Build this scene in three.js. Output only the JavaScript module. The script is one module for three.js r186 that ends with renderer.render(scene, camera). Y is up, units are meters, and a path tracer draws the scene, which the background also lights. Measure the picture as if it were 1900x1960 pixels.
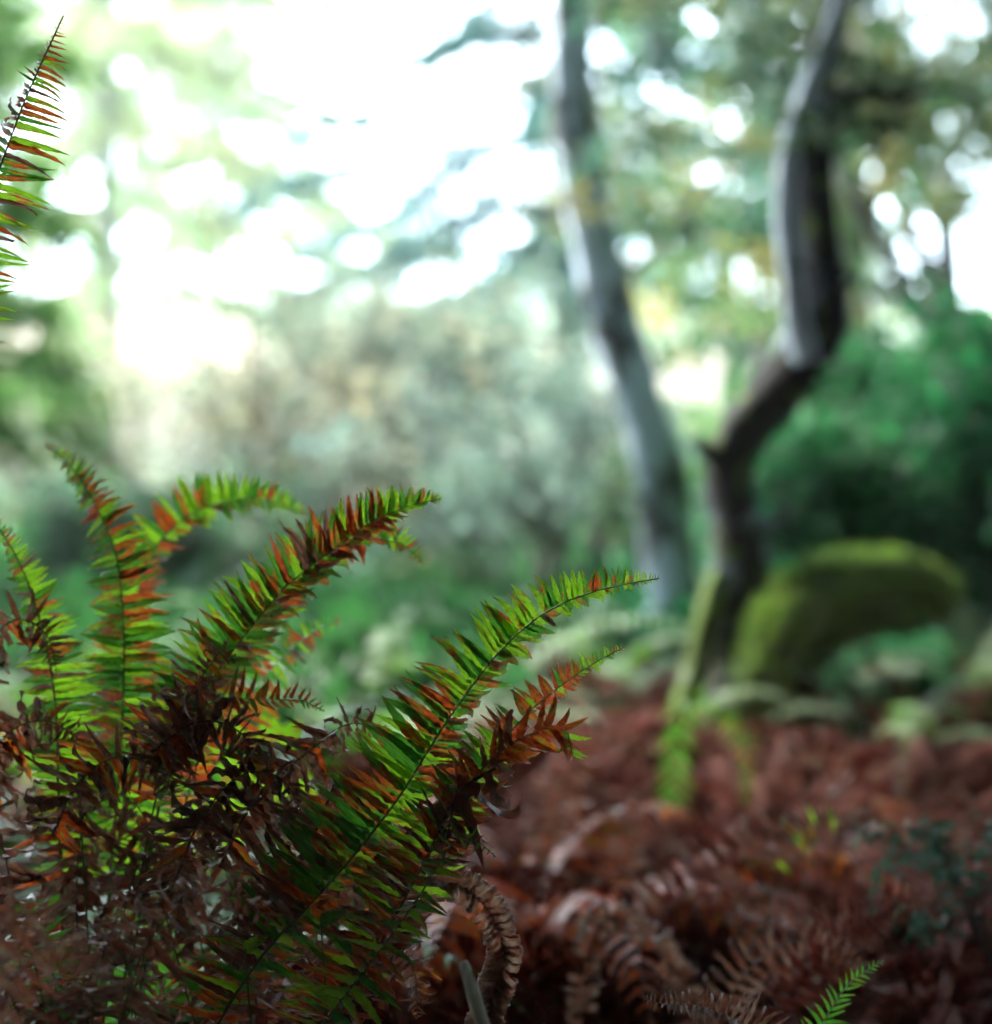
import * as THREE from 'three';
import { mergeGeometries } from 'three/addons/utils/BufferGeometryUtils.js';

// ------------------------------------------------------------------ camera, sky, sun, exposure
const scene = new THREE.Scene();
const PITCH = 2.9 * Math.PI / 180, EYE = new THREE.Vector3(0, 0.9, 0);
const camera = new THREE.PerspectiveCamera(28, 992 / 1024, 0.05, 600);
camera.position.copy(EYE);
camera.rotation.set(-PITCH, 0, 0);
camera.focus = 1.9;
camera.userData.fStop = camera.getFocalLength() / 31;      // an opening of 31 mm
camera.updateMatrixWorld(true);

const renderer = new THREE.WebGLRenderer({ antialias: true });
renderer.toneMapping = THREE.LinearToneMapping;
renderer.toneMappingExposure = 18.5;
renderer.shadowMap.enabled = true;

const SUN = new THREE.Vector3(-0.55, 0.72, -0.62).normalize();
{
  const w = 256, h = 128, d = new Float32Array(w * h * 4);
  for (let j = 0; j < h; j++) {
    const el = (j + 0.5) / h * Math.PI - Math.PI / 2, e = Math.max(0, Math.sin(el));
    for (let i = 0; i < w; i++) {
      const az = (i + 0.5) / w * Math.PI * 2 - Math.PI;
      const dir = new THREE.Vector3(Math.cos(el) * Math.cos(az), Math.sin(el), Math.cos(el) * Math.sin(az));
      const g = Math.pow(Math.max(0, dir.dot(SUN)), 8) * 0.9;        // thin bright cloud round the sun
      const c = 1.0 - 0.25 * e, k = (j * w + i) * 4;
      d[k] = 0.8 * c + g; d[k + 1] = 1.0 * c + g; d[k + 2] = 1.2 * c + g; d[k + 3] = 1;
    }
  }
  const t = new THREE.DataTexture(d, w, h, THREE.RGBAFormat, THREE.FloatType);
  t.mapping = THREE.EquirectangularReflectionMapping; t.magFilter = THREE.LinearFilter; t.needsUpdate = true;
  scene.background = t; scene.environment = t;
}
const sun = new THREE.DirectionalLight(new THREE.Color(1, 0.93, 0.8), 1.5);
sun.position.copy(SUN).multiplyScalar(60); sun.target.position.set(0, 0, -8);
sun.castShadow = true; sun.shadow.radius = 25; sun.shadow.mapSize.set(2048, 2048);
Object.assign(sun.shadow.camera, { left: -40, right: 40, top: 40, bottom: -40, near: 1, far: 160 });
scene.add(sun, sun.target);

scene.fog = new THREE.FogExp2(0xe4f0ee, 0.0018);

// ------------------------------------------------------------------ helpers
let seed = 7;
const reseed = (s) => { seed = s >>> 0; };
function R() { seed = (seed + 0x6D2B79F5) >>> 0; let t = seed; t = Math.imul(t ^ (t >>> 15), t | 1); t ^= t + Math.imul(t ^ (t >>> 7), t | 61); return ((t ^ (t >>> 14)) >>> 0) / 4294967296; }
const rr = (a, b) => a + (b - a) * R();
const gauss = () => (R() + R() + R() + R() - 2) * 0.87;
const clamp = (x, a = 0, b = 1) => Math.min(b, Math.max(a, x));
const sm = (a, b, x) => { const t = clamp((x - a) / (b - a)); return t * t * (3 - 2 * t); };
const lerp = (a, b, t) => a + (b - a) * t;
const mix3 = (a, b, t) => [lerp(a[0], b[0], t), lerp(a[1], b[1], t), lerp(a[2], b[2], t)];
const h2 = (x, y) => { let n = Math.imul(x | 0, 374761393) + Math.imul(y | 0, 668265263); n = Math.imul(n ^ (n >>> 13), 1274126177); return ((n ^ (n >>> 16)) >>> 0) / 4294967296; };
function vn(x, y, per = 0) {
  const xi = Math.floor(x), yi = Math.floor(y), fx = x - xi, fy = y - yi, u = fx * fx * (3 - 2 * fx), v = fy * fy * (3 - 2 * fy);
  const m = (a) => per ? ((a % per) + per) % per : a;
  const a = h2(m(xi), m(yi)), b = h2(m(xi + 1), m(yi)), c = h2(m(xi), m(yi + 1)), d = h2(m(xi + 1), m(yi + 1));
  return lerp(lerp(a, b, u), lerp(c, d, u), v);
}
const fbm = (x, y, per = 0) => 0.5 * vn(x, y, per) + 0.27 * vn(2 * x + 7, 2 * y + 3, per * 2) + 0.15 * vn(4 * x + 1, 4 * y + 9, per * 4) + 0.08 * vn(8 * x, 8 * y, per * 8);
const V3 = (x, y, z) => new THREE.Vector3(x, y, z);

// a point given by where it shows in a 1900 x 1960 copy of the photograph and its depth in metres
const K = 2 * Math.tan(14 * Math.PI / 180) / 1960, SP = Math.sin(PITCH), CP = Math.cos(PITCH);
const at = (vx, vy, d) => V3((vx - 950) * K * d, EYE.y + (980 - vy) * K * d * CP - SP * d, -(980 - vy) * K * d * SP - CP * d);
const pxm = (d) => K * d;                                   // metres per such pixel

function gh(x, z) {                                         // height of the terrain
  const D = -z;
  const bank = sm(15, 30, D) * (1.9 + 0.4 * sm(2, -9, x)) + sm(30, 120, D) * 5;
  const bumps = (fbm(x * 0.45 + 30, z * 0.45 + 30) - 0.5) * 0.22 * sm(1, 4, Math.hypot(x, z));
  return bank + bumps - 0.02;
}
const onGround = (vx, d) => { const x = (vx - 950) * K * d, z = -d; return V3(x, gh(x, z), z); };

const taken = {};
const numbered = (n) => { const k = taken[n] = (taken[n] ?? -1) + 1; return k ? `${n}_${String(k).padStart(3, '0')}` : n; };
function tag(o, label, category, group, kind) {
  o.userData.label = label; o.userData.category = category;
  if (group) o.userData.group = group;
  if (kind) o.userData.kind = kind;
  return o;
}
function thing(name, label, category, pos = V3(0, 0, 0), group) {
  const o = new THREE.Group(); o.name = numbered(name); o.position.copy(pos); scene.add(o);
  return tag(o, label, category, group);
}
function mesh(name, geo, mat, parent) {
  const m = new THREE.Mesh(geo, mat); m.name = name; m.castShadow = m.receiveShadow = true; if (parent) parent.add(m); return m;
}
function stuffPart(name, geo, mat, parent) { const m = mesh(name, geo, mat, parent); m.userData.kind = 'stuff'; return m; }

function dataTex(w, h, fn, srgb = true) {
  const d = new Uint8Array(w * h * 4);
  const enc = (x) => { x = clamp(x); return srgb ? (x <= 0.0031308 ? 12.92 * x : 1.055 * Math.pow(x, 1 / 2.4) - 0.055) : x; };
  for (let j = 0; j < h; j++) for (let i = 0; i < w; i++) {
    const c = fn(i, j), k = (j * w + i) * 4;
    for (let q = 0; q < 3; q++) d[k + q] = Math.round(enc(Array.isArray(c) ? c[q] : c) * 255);
    d[k + 3] = 255;
  }
  const t = new THREE.DataTexture(d, w, h, THREE.RGBAFormat);
  t.magFilter = THREE.LinearFilter; t.minFilter = THREE.LinearFilter; t.wrapS = t.wrapT = THREE.RepeatWrapping;
  if (srgb) t.colorSpace = THREE.SRGBColorSpace;
  t.needsUpdate = true; return t;
}

// tapered, slightly uneven tube through points; uv in metres
function tube(pts, rad, o = {}) {
  const { rings = 40, radial = 10, rough = 0, sd = 1 } = o;
  const c = new THREE.CatmullRomCurve3(pts, false, 'centripetal'), fr = [];
  const pos = [], uv = [], idx = [];
  let nrm = null; const L = c.getLength();
  for (let i = 0; i <= rings; i++) {
    const t = i / rings, p = c.getPointAt(t), T = c.getTangentAt(t);
    if (!nrm) { nrm = Math.abs(T.y) < 0.9 ? V3(0, 1, 0) : V3(1, 0, 0); }
    nrm = nrm.clone().addScaledVector(T, -nrm.dot(T)).normalize();
    const B = V3(0, 0, 0).crossVectors(T, nrm);
    const r0 = rad(t);
    for (let k = 0; k <= radial; k++) {
      const a = (k % radial) / radial * Math.PI * 2;
      const r = r0 * (1 + rough * ((fbm(Math.cos(a) * 1.6 + sd * 9 + 20, t * L * 5 + Math.sin(a) * 1.6 + 20) - 0.5) * 2 + (vn(a * 3 + sd, t * L * 28) - 0.5) * 0.35));
      pos.push(p.x + (nrm.x * Math.cos(a) + B.x * Math.sin(a)) * r, p.y + (nrm.y * Math.cos(a) + B.y * Math.sin(a)) * r, p.z + (nrm.z * Math.cos(a) + B.z * Math.sin(a)) * r);
      uv.push(k / radial * 2 * Math.PI * r0, t * L);
    }
  }
  for (let i = 0; i < rings; i++) for (let k = 0; k < radial; k++) {
    const a = i * (radial + 1) + k, b = a + radial + 1; idx.push(a, a + 1, b, b, a + 1, b + 1);
  }
  const e = pos.length / 3, p1 = c.getPointAt(1); pos.push(p1.x, p1.y, p1.z); uv.push(0, L);   // close the far end
  for (let k = 0; k < radial; k++) idx.push(rings * (radial + 1) + k, rings * (radial + 1) + k + 1, e);
  const g = new THREE.BufferGeometry();
  g.setAttribute('position', new THREE.Float32BufferAttribute(pos, 3)); g.setAttribute('uv', new THREE.Float32BufferAttribute(uv, 2));
  g.setIndex(idx); g.computeVertexNormals(); return g;
}
const ramp = (stops) => (t) => { for (let i = 1; i < stops.length; i++) if (t <= stops[i][0]) { const [a, x] = stops[i - 1], [b, y] = stops[i]; return lerp(x, y, (t - a) / (b - a)); } return stops[stops.length - 1][1]; };

// ------------------------------------------------------------------ materials
// one atlas of fern leaflets: 40 rows, along the leaflet in u, across it in v. Rows 0-7 green, 8-17 green with rust, 18-23 rust and orange, 24-31 brown, 32-39 wine red
const ROWS = 40;
const atlas = dataTex(512, 1280, (i, j) => {
  const row = Math.floor(j / 32), u = i / 512, v = ((j % 32) + 0.5) / 16 - 1, av = Math.abs(v), q = row * 13.7;
  const n = fbm(u * 9 + q, v * 1.6 + q), n2 = vn(u * 40 + q, v * 5 + q), vein = 0.5 + 0.5 * Math.sin((u * 46 - av * 5) * 2 * Math.PI);
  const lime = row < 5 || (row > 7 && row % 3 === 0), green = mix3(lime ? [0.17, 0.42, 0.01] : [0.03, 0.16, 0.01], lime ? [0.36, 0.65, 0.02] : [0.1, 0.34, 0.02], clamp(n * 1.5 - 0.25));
  const rust = mix3([0.3, 0.022, 0.006], [0.72, 0.13, 0.01], clamp(n * 1.6 - 0.35)), yellow = [0.38, 0.26, 0.02];
  const brown = mix3([0.11, 0.036, 0.02], [0.34, 0.15, 0.085], clamp(n * 1.7 - 0.4)), tan = mix3([0.4, 0.29, 0.2], [0.22, 0.12, 0.075], n2);
  let c;
  const m = fbm(u * 3.2 + q * 3, v * 0.9 + q) + (n2 - 0.5) * 0.12;
  if (row < 8) { c = green; if (m > 0.72) c = mix3(c, rust, 0.8); if (row % 3 === 0 && u > 0.9) c = brown; }
  else if (row < 18) {
    const th = 0.55 + ((row * 7) % 5) * 0.035, w = sm(th - 0.13, th + 0.08, m + (row % 2 ? (u - 0.5) * 0.3 : (0.5 - u) * 0.22));
    c = w < 0.5 ? mix3(green, yellow, w * 1.4) : mix3(yellow, rust, w * 2 - 1);
    if (w > 0.9 && n2 > 0.75) c = mix3(c, brown, 0.7);
    if (row % 4 === 1 && u > 0.86) c = mix3(brown, tan, n2);
  } else if (row < 24) {
    const w = sm(0.52, 0.66, m); c = mix3(rust, row % 2 ? yellow : brown, w * 0.75); if (n2 > 0.82) c = mix3(c, brown, 0.5);
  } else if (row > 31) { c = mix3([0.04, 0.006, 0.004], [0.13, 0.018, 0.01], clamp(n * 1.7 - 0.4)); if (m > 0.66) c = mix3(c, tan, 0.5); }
  else { const w = sm(0.56, 0.72, m); c = mix3(brown, tan, w * (row % 2 ? 0.85 : 0.4)); if (row % 3 === 0) c = mix3(c, [0.22, 0.04, 0.014], 0.55 * (1 - w)); }
  const k = (1 - 0.14 * vein * (av > 0.1 ? 1 : 0)) * (0.88 + 0.24 * n2);
  c = c.map((x) => x * k);
  if (av < 0.09) c = mix3(c, row < 18 ? [0.2, 0.36, 0.06] : [0.2, 0.08, 0.03], 0.5);
  return c;
});
const atlasBump = dataTex(256, 64, (i, j) => { const u = i / 256, v = j / 32 - 1, av = Math.abs(v); return clamp(0.5 + 0.3 * Math.sin((u * 46 - av * 5) * 2 * Math.PI) * (av > 0.1 ? 1 : 0) - (av < 0.12 ? 0.35 : 0)); }, false);
atlasBump.repeat.set(1, ROWS);
const leafMat = (o) => new THREE.MeshPhysicalMaterial({ side: THREE.DoubleSide, thickness: 0, roughness: 1, transmission: 0.5, ...o });
const M = {};
M.live = leafMat({ map: atlas, bumpMap: atlasBump, bumpScale: 0.0003, transmission: 0.6, clearcoat: 0.55, clearcoatRoughness: 0.38 });
M.dead = leafMat({ map: atlas, bumpMap: atlasBump, bumpScale: 0.0004, transmission: 0.45, clearcoat: 0.5, clearcoatRoughness: 0.42 });
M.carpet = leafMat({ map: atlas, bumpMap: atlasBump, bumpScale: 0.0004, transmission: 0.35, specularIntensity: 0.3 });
M.rachis = new THREE.MeshPhysicalMaterial({ color: new THREE.Color(0.075, 0.12, 0.02), roughness: 0.5, clearcoat: 0.3, clearcoatRoughness: 0.4 });
M.rachisRed = new THREE.MeshPhysicalMaterial({ color: new THREE.Color(0.1, 0.05, 0.02), roughness: 0.55, clearcoat: 0.3, clearcoatRoughness: 0.4 });
M.rachisDead = new THREE.MeshPhysicalMaterial({ color: new THREE.Color(0.13, 0.065, 0.035), roughness: 0.6 });
const leafCol = (o = {}) => leafMat({ vertexColors: true, transmission: 0.5, specularIntensity: 0.5, clearcoat: 0.12, clearcoatRoughness: 0.4, ...o });
M.leaf = leafCol(); M.needle = leafCol({ transmission: 0.3 }); M.drygrass = leafCol({ transmission: 0.35, clearcoat: 0 });
function barkMat(cover, base, patch, moss = 0) {
  const t = dataTex(512, 512, (i, j) => {
    const x = i / 64, y = j / 64, n = fbm(x, y, 8), f = vn(x * 8, y * 2.5, 0), p = fbm(x * 0.5 + 40, y * 0.5 + 11, 4), g = vn(i / 3.1, j / 3.7);
    let c = mix3(base, base.map((v) => v * 2.1), clamp(n * 1.4 - 0.2 + (f - 0.5) * 0.6));
    const th = lerp(0.72, 0.3, cover), w = sm(th - 0.05, th + 0.05, p + (g - 0.5) * 0.2);
    c = mix3(c, patch.map((v) => v * (0.75 + 0.5 * g)), w);
    if (moss) c = mix3(c, [0.09 * (0.6 + g), 0.15 * (0.6 + g), 0.02], sm(1 - moss - 0.1, 1 - moss + 0.1, fbm(x * 2 + 3, y * 2 + 71, 16) + 0.25));
    return c;
  });
  const b = dataTex(256, 256, (i, j) => clamp(0.6 * fbm(i / 20, j / 50) + 0.4 * vn(i / 5, j / 9)), false);
  for (const q of [t, b]) q.repeat.set(2.2, 1.6);
  return new THREE.MeshStandardMaterial({ map: t, bumpMap: b, bumpScale: 0.008, roughness: 0.95 });
}
M.barkDark = barkMat(0.15, [0.017, 0.016, 0.016], [0.26, 0.32, 0.39], 0.08);
M.barkPale = barkMat(0.72, [0.06, 0.062, 0.066], [0.55, 0.65, 0.76]);
M.barkGrey = barkMat(0.6, [0.09, 0.085, 0.07], [0.33, 0.36, 0.28], 0.35);
M.barkPlain = barkMat(0.3, [0.05, 0.042, 0.035], [0.16, 0.16, 0.13], 0.2);
M.barkMoss = barkMat(0.3, [0.045, 0.036, 0.022], [0.16, 0.17, 0.09], 0.45);
M.barkDark.map.offset.set(0.31, 0.55);
M.barkRoot = barkMat(0.4, [0.05, 0.05, 0.035], [0.2, 0.25, 0.17], 0.4);
M.twig = barkMat(0.3, [0.045, 0.038, 0.033], [0.22, 0.23, 0.2]);

// ------------------------------------------------------------------ the ground
{
  const n = 260, g = new THREE.PlaneGeometry(2, 2, n, n); g.rotateX(-Math.PI / 2);
  const p = g.attributes.position, uv = g.attributes.uv, col = [];
  const stretch = (a) => Math.sign(a) * (Math.abs(a) * 12 + Math.pow(Math.abs(a), 3.2) * 250);
  for (let i = 0; i < p.count; i++) {
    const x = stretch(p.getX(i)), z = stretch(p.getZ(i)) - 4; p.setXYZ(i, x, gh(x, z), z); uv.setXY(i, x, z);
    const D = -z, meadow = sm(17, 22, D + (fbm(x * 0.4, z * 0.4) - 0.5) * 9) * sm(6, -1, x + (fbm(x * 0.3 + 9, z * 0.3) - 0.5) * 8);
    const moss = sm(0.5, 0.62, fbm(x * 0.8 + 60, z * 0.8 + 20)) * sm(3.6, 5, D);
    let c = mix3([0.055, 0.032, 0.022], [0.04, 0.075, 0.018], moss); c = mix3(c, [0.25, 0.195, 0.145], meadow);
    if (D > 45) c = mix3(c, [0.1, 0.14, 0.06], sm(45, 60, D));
    col.push(...c);
  }
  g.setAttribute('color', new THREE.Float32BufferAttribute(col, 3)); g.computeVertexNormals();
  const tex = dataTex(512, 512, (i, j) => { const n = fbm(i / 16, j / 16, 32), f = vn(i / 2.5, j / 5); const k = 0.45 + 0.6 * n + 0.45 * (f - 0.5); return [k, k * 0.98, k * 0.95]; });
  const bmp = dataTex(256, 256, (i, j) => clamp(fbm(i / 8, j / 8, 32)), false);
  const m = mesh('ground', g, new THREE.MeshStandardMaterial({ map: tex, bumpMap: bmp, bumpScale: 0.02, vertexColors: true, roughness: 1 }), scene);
  m.userData = { kind: 'structure', label: 'dark forest floor with a dry straw clearing beyond', category: 'ground' };
}

// ------------------------------------------------------------------ fern leaflets
// unit leaflet: along +x, wide in y, facing +z
function leafletGeo(row, o = {}) {
  const { segs = 12, w = 0.17, bend = 0, sickle = 0, twist = 0, fold = 0.22, curl = 0, ear = 0.35, crinkle = 0, flip = 1, across = 2 } = o;
  const pos = [], uv = [], idx = []; let x = 0, z = 0, ang = 0;
  for (let i = 0; i <= segs; i++) {
    const t = i / segs;
    if (i) { const m = (i - 0.5) / segs; ang += (bend * (0.4 + 1.2 * m) + curl * m * m * 3) / segs; x += Math.cos(ang) / segs; z -= Math.sin(ang) / segs; }
    let hw = 0.5 * w * Math.min(1, 0.55 + t * 6) * Math.pow(1 - Math.pow(t, 2.2), 0.95) * (1 + 0.1 * (i % 2 ? 1 : -1) * (t > 0.05 && t < 0.95 ? 1 : 0));
    const up = hw * (1 + ear * sm(0.16, 0.02, t)), y0 = sickle * t * t, tw = twist * t + crinkle * Math.sin(t * 19 + row);
    const nz = [Math.sin(ang), Math.cos(ang)];
    for (const [k, v] of [[up, 1], [0, 0], [-hw, -1]]) {
      const lift = Math.abs(k) * fold * (1 + crinkle * Math.sin(t * 23 + v * 2 + row)), yy = k * Math.cos(tw), zz = k * Math.sin(tw) + lift;
      pos.push(x + zz * nz[0], flip * (y0 + yy), z + zz * nz[1]); uv.push(0.02 + 0.96 * t, (row + 0.5 + 0.46 * v) / ROWS);
    }
  }
  for (let i = 0; i < segs; i++) for (let k = 0; k < 2; k++) { const a = i * 3 + k, b = a + 3; idx.push(a, b, a + 1, a + 1, b, b + 1); }
  const g = new THREE.BufferGeometry();
  g.setAttribute('position', new THREE.Float32BufferAttribute(pos, 3)); g.setAttribute('uv', new THREE.Float32BufferAttribute(uv, 2));
  g.setIndex(idx); g.computeVertexNormals(); return g;
}
reseed(11);
const pool = {};
for (const [cls, r0, r1] of [['green', 0, 7], ['mixed', 8, 17], ['rust', 18, 23], ['brown', 24, 31], ['deep', 5, 7], ['wine', 32, 39]]) {  // deep: darker greens, shade put into the colour of shaded fronds
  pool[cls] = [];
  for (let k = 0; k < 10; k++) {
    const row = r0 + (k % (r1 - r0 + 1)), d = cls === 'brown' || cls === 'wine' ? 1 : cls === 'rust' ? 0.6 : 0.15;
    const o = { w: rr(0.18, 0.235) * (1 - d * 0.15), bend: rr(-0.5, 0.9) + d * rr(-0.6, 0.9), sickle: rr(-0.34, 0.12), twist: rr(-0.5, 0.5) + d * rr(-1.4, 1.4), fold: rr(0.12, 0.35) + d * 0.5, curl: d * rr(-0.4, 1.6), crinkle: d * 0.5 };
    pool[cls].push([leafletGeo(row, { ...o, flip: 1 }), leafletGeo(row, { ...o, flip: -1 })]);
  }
}
pool.curled = [];
for (let k = 0; k < 10; k++) {
  const o = { segs: 14, w: rr(0.16, 0.24), bend: rr(0.6, 2.0), twist: rr(-2.2, 2.2), fold: rr(0.5, 1.1), curl: rr(1.2, 4.2), sickle: rr(-0.15, 0.15), crinkle: 0.7 };
  pool.curled.push([leafletGeo(24 + k % 8, { ...o, flip: 1 }), leafletGeo(24 + k % 8, { ...o, flip: -1 })]);
}
pool.braid = [];
for (let k = 0; k < 4; k++) { const o = { segs: 12, w: 0.3, bend: 2.6, twist: 0.5, fold: 0.6, curl: 1.6, crinkle: 0.2 }; pool.braid.push([leafletGeo(25 + k * 2, { ...o, flip: 1 }), leafletGeo(25 + k * 2, { ...o, flip: -1 })]); }

const taper = (s) => Math.min(1, 0.7 + s * 1.6) * Math.min(1, Math.pow((1 - s) / 0.66 + 0.012, 0.72));
// a frond through points [vx, vy, depth], every leaflet a mesh of its own
function frond(parent, name, pts, o) {
  const { n = 40, len = 0.07, t0 = 0, t1 = 1, aL = 0, aR = 0, sweep = [0, 0.3], cls = () => 'green', jit = 0.12, roll = 0.35, rad = 0.0015, dead = false, leaf = dead ? 'dead_leaflet' : 'leaflet', stem = M.rachis, prof = taper, drop = 0.02, sag = 0, width = 1, sd = 1 } = o;
  reseed(sd * 7919 + 13);
  const G = new THREE.Group(); G.name = name; parent.add(G);
  const P = pts.map((p) => at(...p)).map((p) => p.sub(parent.position)), c = new THREE.CatmullRomCurve3(P, false, 'centripetal');
  mesh('stem', tube(P, (t) => rad * (1.15 - 0.8 * t), { rings: 30, radial: 5 }), dead ? M.rachisDead : stem, G);
  const T = V3(), S = V3(), N = V3(), X = V3(), Y = V3(), Z = V3(), m = new THREE.Matrix4();
  for (let i = 0; i < n; i++) for (const sgn of [-1, 1]) {
    if (R() < drop) continue;
    const s0 = clamp((i + 0.5 + (sgn > 0 ? 0.4 : 0) + gauss() * 0.2) / (n + 0.5)), s = 1 - Math.pow(1 - s0, 1.3), t = clamp(lerp(t0, t1, s), 0, 0.999);
    const p = c.getPointAt(t); T.copy(c.getTangentAt(t));
    const view = EYE.clone().sub(parent.position).sub(p).normalize();
    S.crossVectors(T, view).normalize(); N.crossVectors(S, T).normalize();
    const a = ((sgn < 0 ? aL : aR) * Math.PI / 180) + gauss() * jit * 1.3, sw = lerp(sweep[0], sweep[1], s) + gauss() * jit;
    X.copy(S).multiplyScalar(sgn * Math.cos(a)).addScaledVector(N, Math.sin(a)).addScaledVector(T, sw); X.y -= sag * (1 + gauss() * 0.5); X.normalize();
    Y.copy(T).multiplyScalar(sgn).addScaledVector(X, -sgn * T.dot(X)).normalize();
    if (roll) Y.applyAxisAngle(X, gauss() * roll);
    Z.crossVectors(X, Y);
    const L = len * prof(s) * (1 + gauss() * 0.12); if (L < 0.003) continue;
    const k = cls(s, sgn, R()), set = pool[k], g = set[Math.floor(R() * set.length)][sgn > 0 ? 0 : 1];
    const wd = L * width * (1 + gauss() * 0.15) * (0.9 + 0.5 * sm(0.55, 1, s));
    m.makeBasis(X.clone().multiplyScalar(L), Y.clone().multiplyScalar(wd), Z.clone().multiplyScalar(L)); m.setPosition(p.addScaledVector(X, rad * 0.3));
    const q = mesh(leaf, g, k === 'brown' || k === 'wine' || k === 'curled' || k === 'braid' ? M.dead : M.live, G);
    m.decompose(q.position, q.quaternion, q.scale);
  }
  return G;
}
const pick = (...w) => (s, sg, r) => { for (const [k, p] of w) { const q = typeof p === 'function' ? p(s, sg) : p; if (r < q) return k; r -= q; } return w[w.length - 1][0]; };
// ---- merged leaflets for ferns that the lens blurs: a frond from the origin, arching along +x
function blurFrond(o) {
  const { n = 26, L = 0.7, len = 0.08, rise = 1.25, fall = -0.5, rows = [0, 7], droop = 0.15, curl = 0, stemRow = 26, t0 = 0.14, sd = 1, w = 0.2 } = o;
  reseed(sd * 331 + 5);
  const P = []; let p = V3(0, 0, 0), a = rise;
  for (let i = 0; i <= 14; i++) { P.push(p.clone()); const t = i / 14; a = lerp(rise, fall, Math.pow(t, 1.2)); p.x += Math.cos(a) * L / 14; p.y += Math.sin(a) * L / 14; p.z += gauss() * 0.006; }
  const c = new THREE.CatmullRomCurve3(P), parts = [];
  const st = tube(P, (t) => 0.0025 * (1.2 - t), { rings: 10, radial: 4 }); { const u = st.attributes.uv; for (let i = 0; i < u.count; i++) u.setXY(i, 0.5, (stemRow + 0.5) / ROWS); } parts.push(st);
  const lo = []; for (let k = 0; k < 5; k++) { const row = Math.round(rr(...rows)); lo.push([1, -1].map((f) => leafletGeo(row, { segs: 4, w, bend: rr(0, 0.5) + curl * rr(0.3, 1), twist: rr(-0.3, 0.3) * (1 + curl), fold: 0.25, curl: curl * rr(0, 2), flip: f }))); }
  const m = new THREE.Matrix4();
  for (let i = 0; i < n; i++) for (const sg of [-1, 1]) {
    const s = (i + 0.5) / n, t = lerp(t0, 0.995, s), T = c.getTangentAt(t), q = c.getPointAt(t);
    const X = V3(0, -droop * (1 + gauss()), sg).addScaledVector(T, lerp(0.05, 0.35, s) + gauss() * 0.12).normalize();
    const Y = T.clone().multiplyScalar(sg > 0 ? 1 : -1).addScaledVector(X, -(sg > 0 ? 1 : -1) * T.dot(X)).normalize(); Y.applyAxisAngle(X, gauss() * 0.4);
    const Z = V3().crossVectors(X, Y), l = len * taper(s) * (1 + gauss() * 0.15);
    m.makeBasis(X.multiplyScalar(l), Y.multiplyScalar(l * (1 + 0.4 * s)), Z.multiplyScalar(l)).setPosition(q);
    parts.push(lo[Math.floor(R() * 5)][sg > 0 ? 0 : 1].clone().applyMatrix4(m));
  }
  return mergeGeometries(parts);
}
const BF = {
  rusty: [14, 15].map((k) => blurFrond({ sd: k, L: 0.5, rows: [18, 23], rise: 1.1, fall: -0.9, droop: 0.3, curl: 0.5, w: 0.22 })),
  green: [1, 2, 3].map((k) => blurFrond({ sd: k, L: 0.62 + 0.1 * k, rows: [5, 7], stemRow: 6, fall: -0.3 - 0.25 * k })),
  mixed: [4, 5, 6].map((k) => blurFrond({ sd: k, L: 0.3 + 0.09 * k, rows: [6, 20], fall: -0.2 * k + 0.4, droop: 0.25 })),
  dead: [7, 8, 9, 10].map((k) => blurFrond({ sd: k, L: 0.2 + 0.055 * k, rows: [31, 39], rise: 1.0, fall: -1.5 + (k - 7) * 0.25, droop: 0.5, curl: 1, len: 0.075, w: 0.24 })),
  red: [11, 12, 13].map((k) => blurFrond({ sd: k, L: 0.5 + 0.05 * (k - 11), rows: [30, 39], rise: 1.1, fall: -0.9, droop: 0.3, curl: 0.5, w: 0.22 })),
};
function blurFern(name, label, group, pos, mixOf, count, scale, sd, lean = 0, spread = Math.PI * 2) {
  const f = thing(name, label, 'fern', pos, group); const kinds = [];
  for (const [k, w] of mixOf) for (let i = 0; i < w; i++) kinds.push(k);
  reseed(sd * 97 + 31);
  for (let i = 0; i < count; i++) {
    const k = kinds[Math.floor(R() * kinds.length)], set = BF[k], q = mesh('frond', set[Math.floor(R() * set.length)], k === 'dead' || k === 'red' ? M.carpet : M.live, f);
    q.rotation.set(gauss() * 0.25, lean + (i / count - 0.5) * spread + gauss() * 0.3, gauss() * 0.25, 'YXZ'); q.scale.setScalar(scale * rr(0.75, 1.15));
    q.position.set(gauss() * 0.03, -0.01, gauss() * 0.03);
  }
  return f;
}

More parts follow.
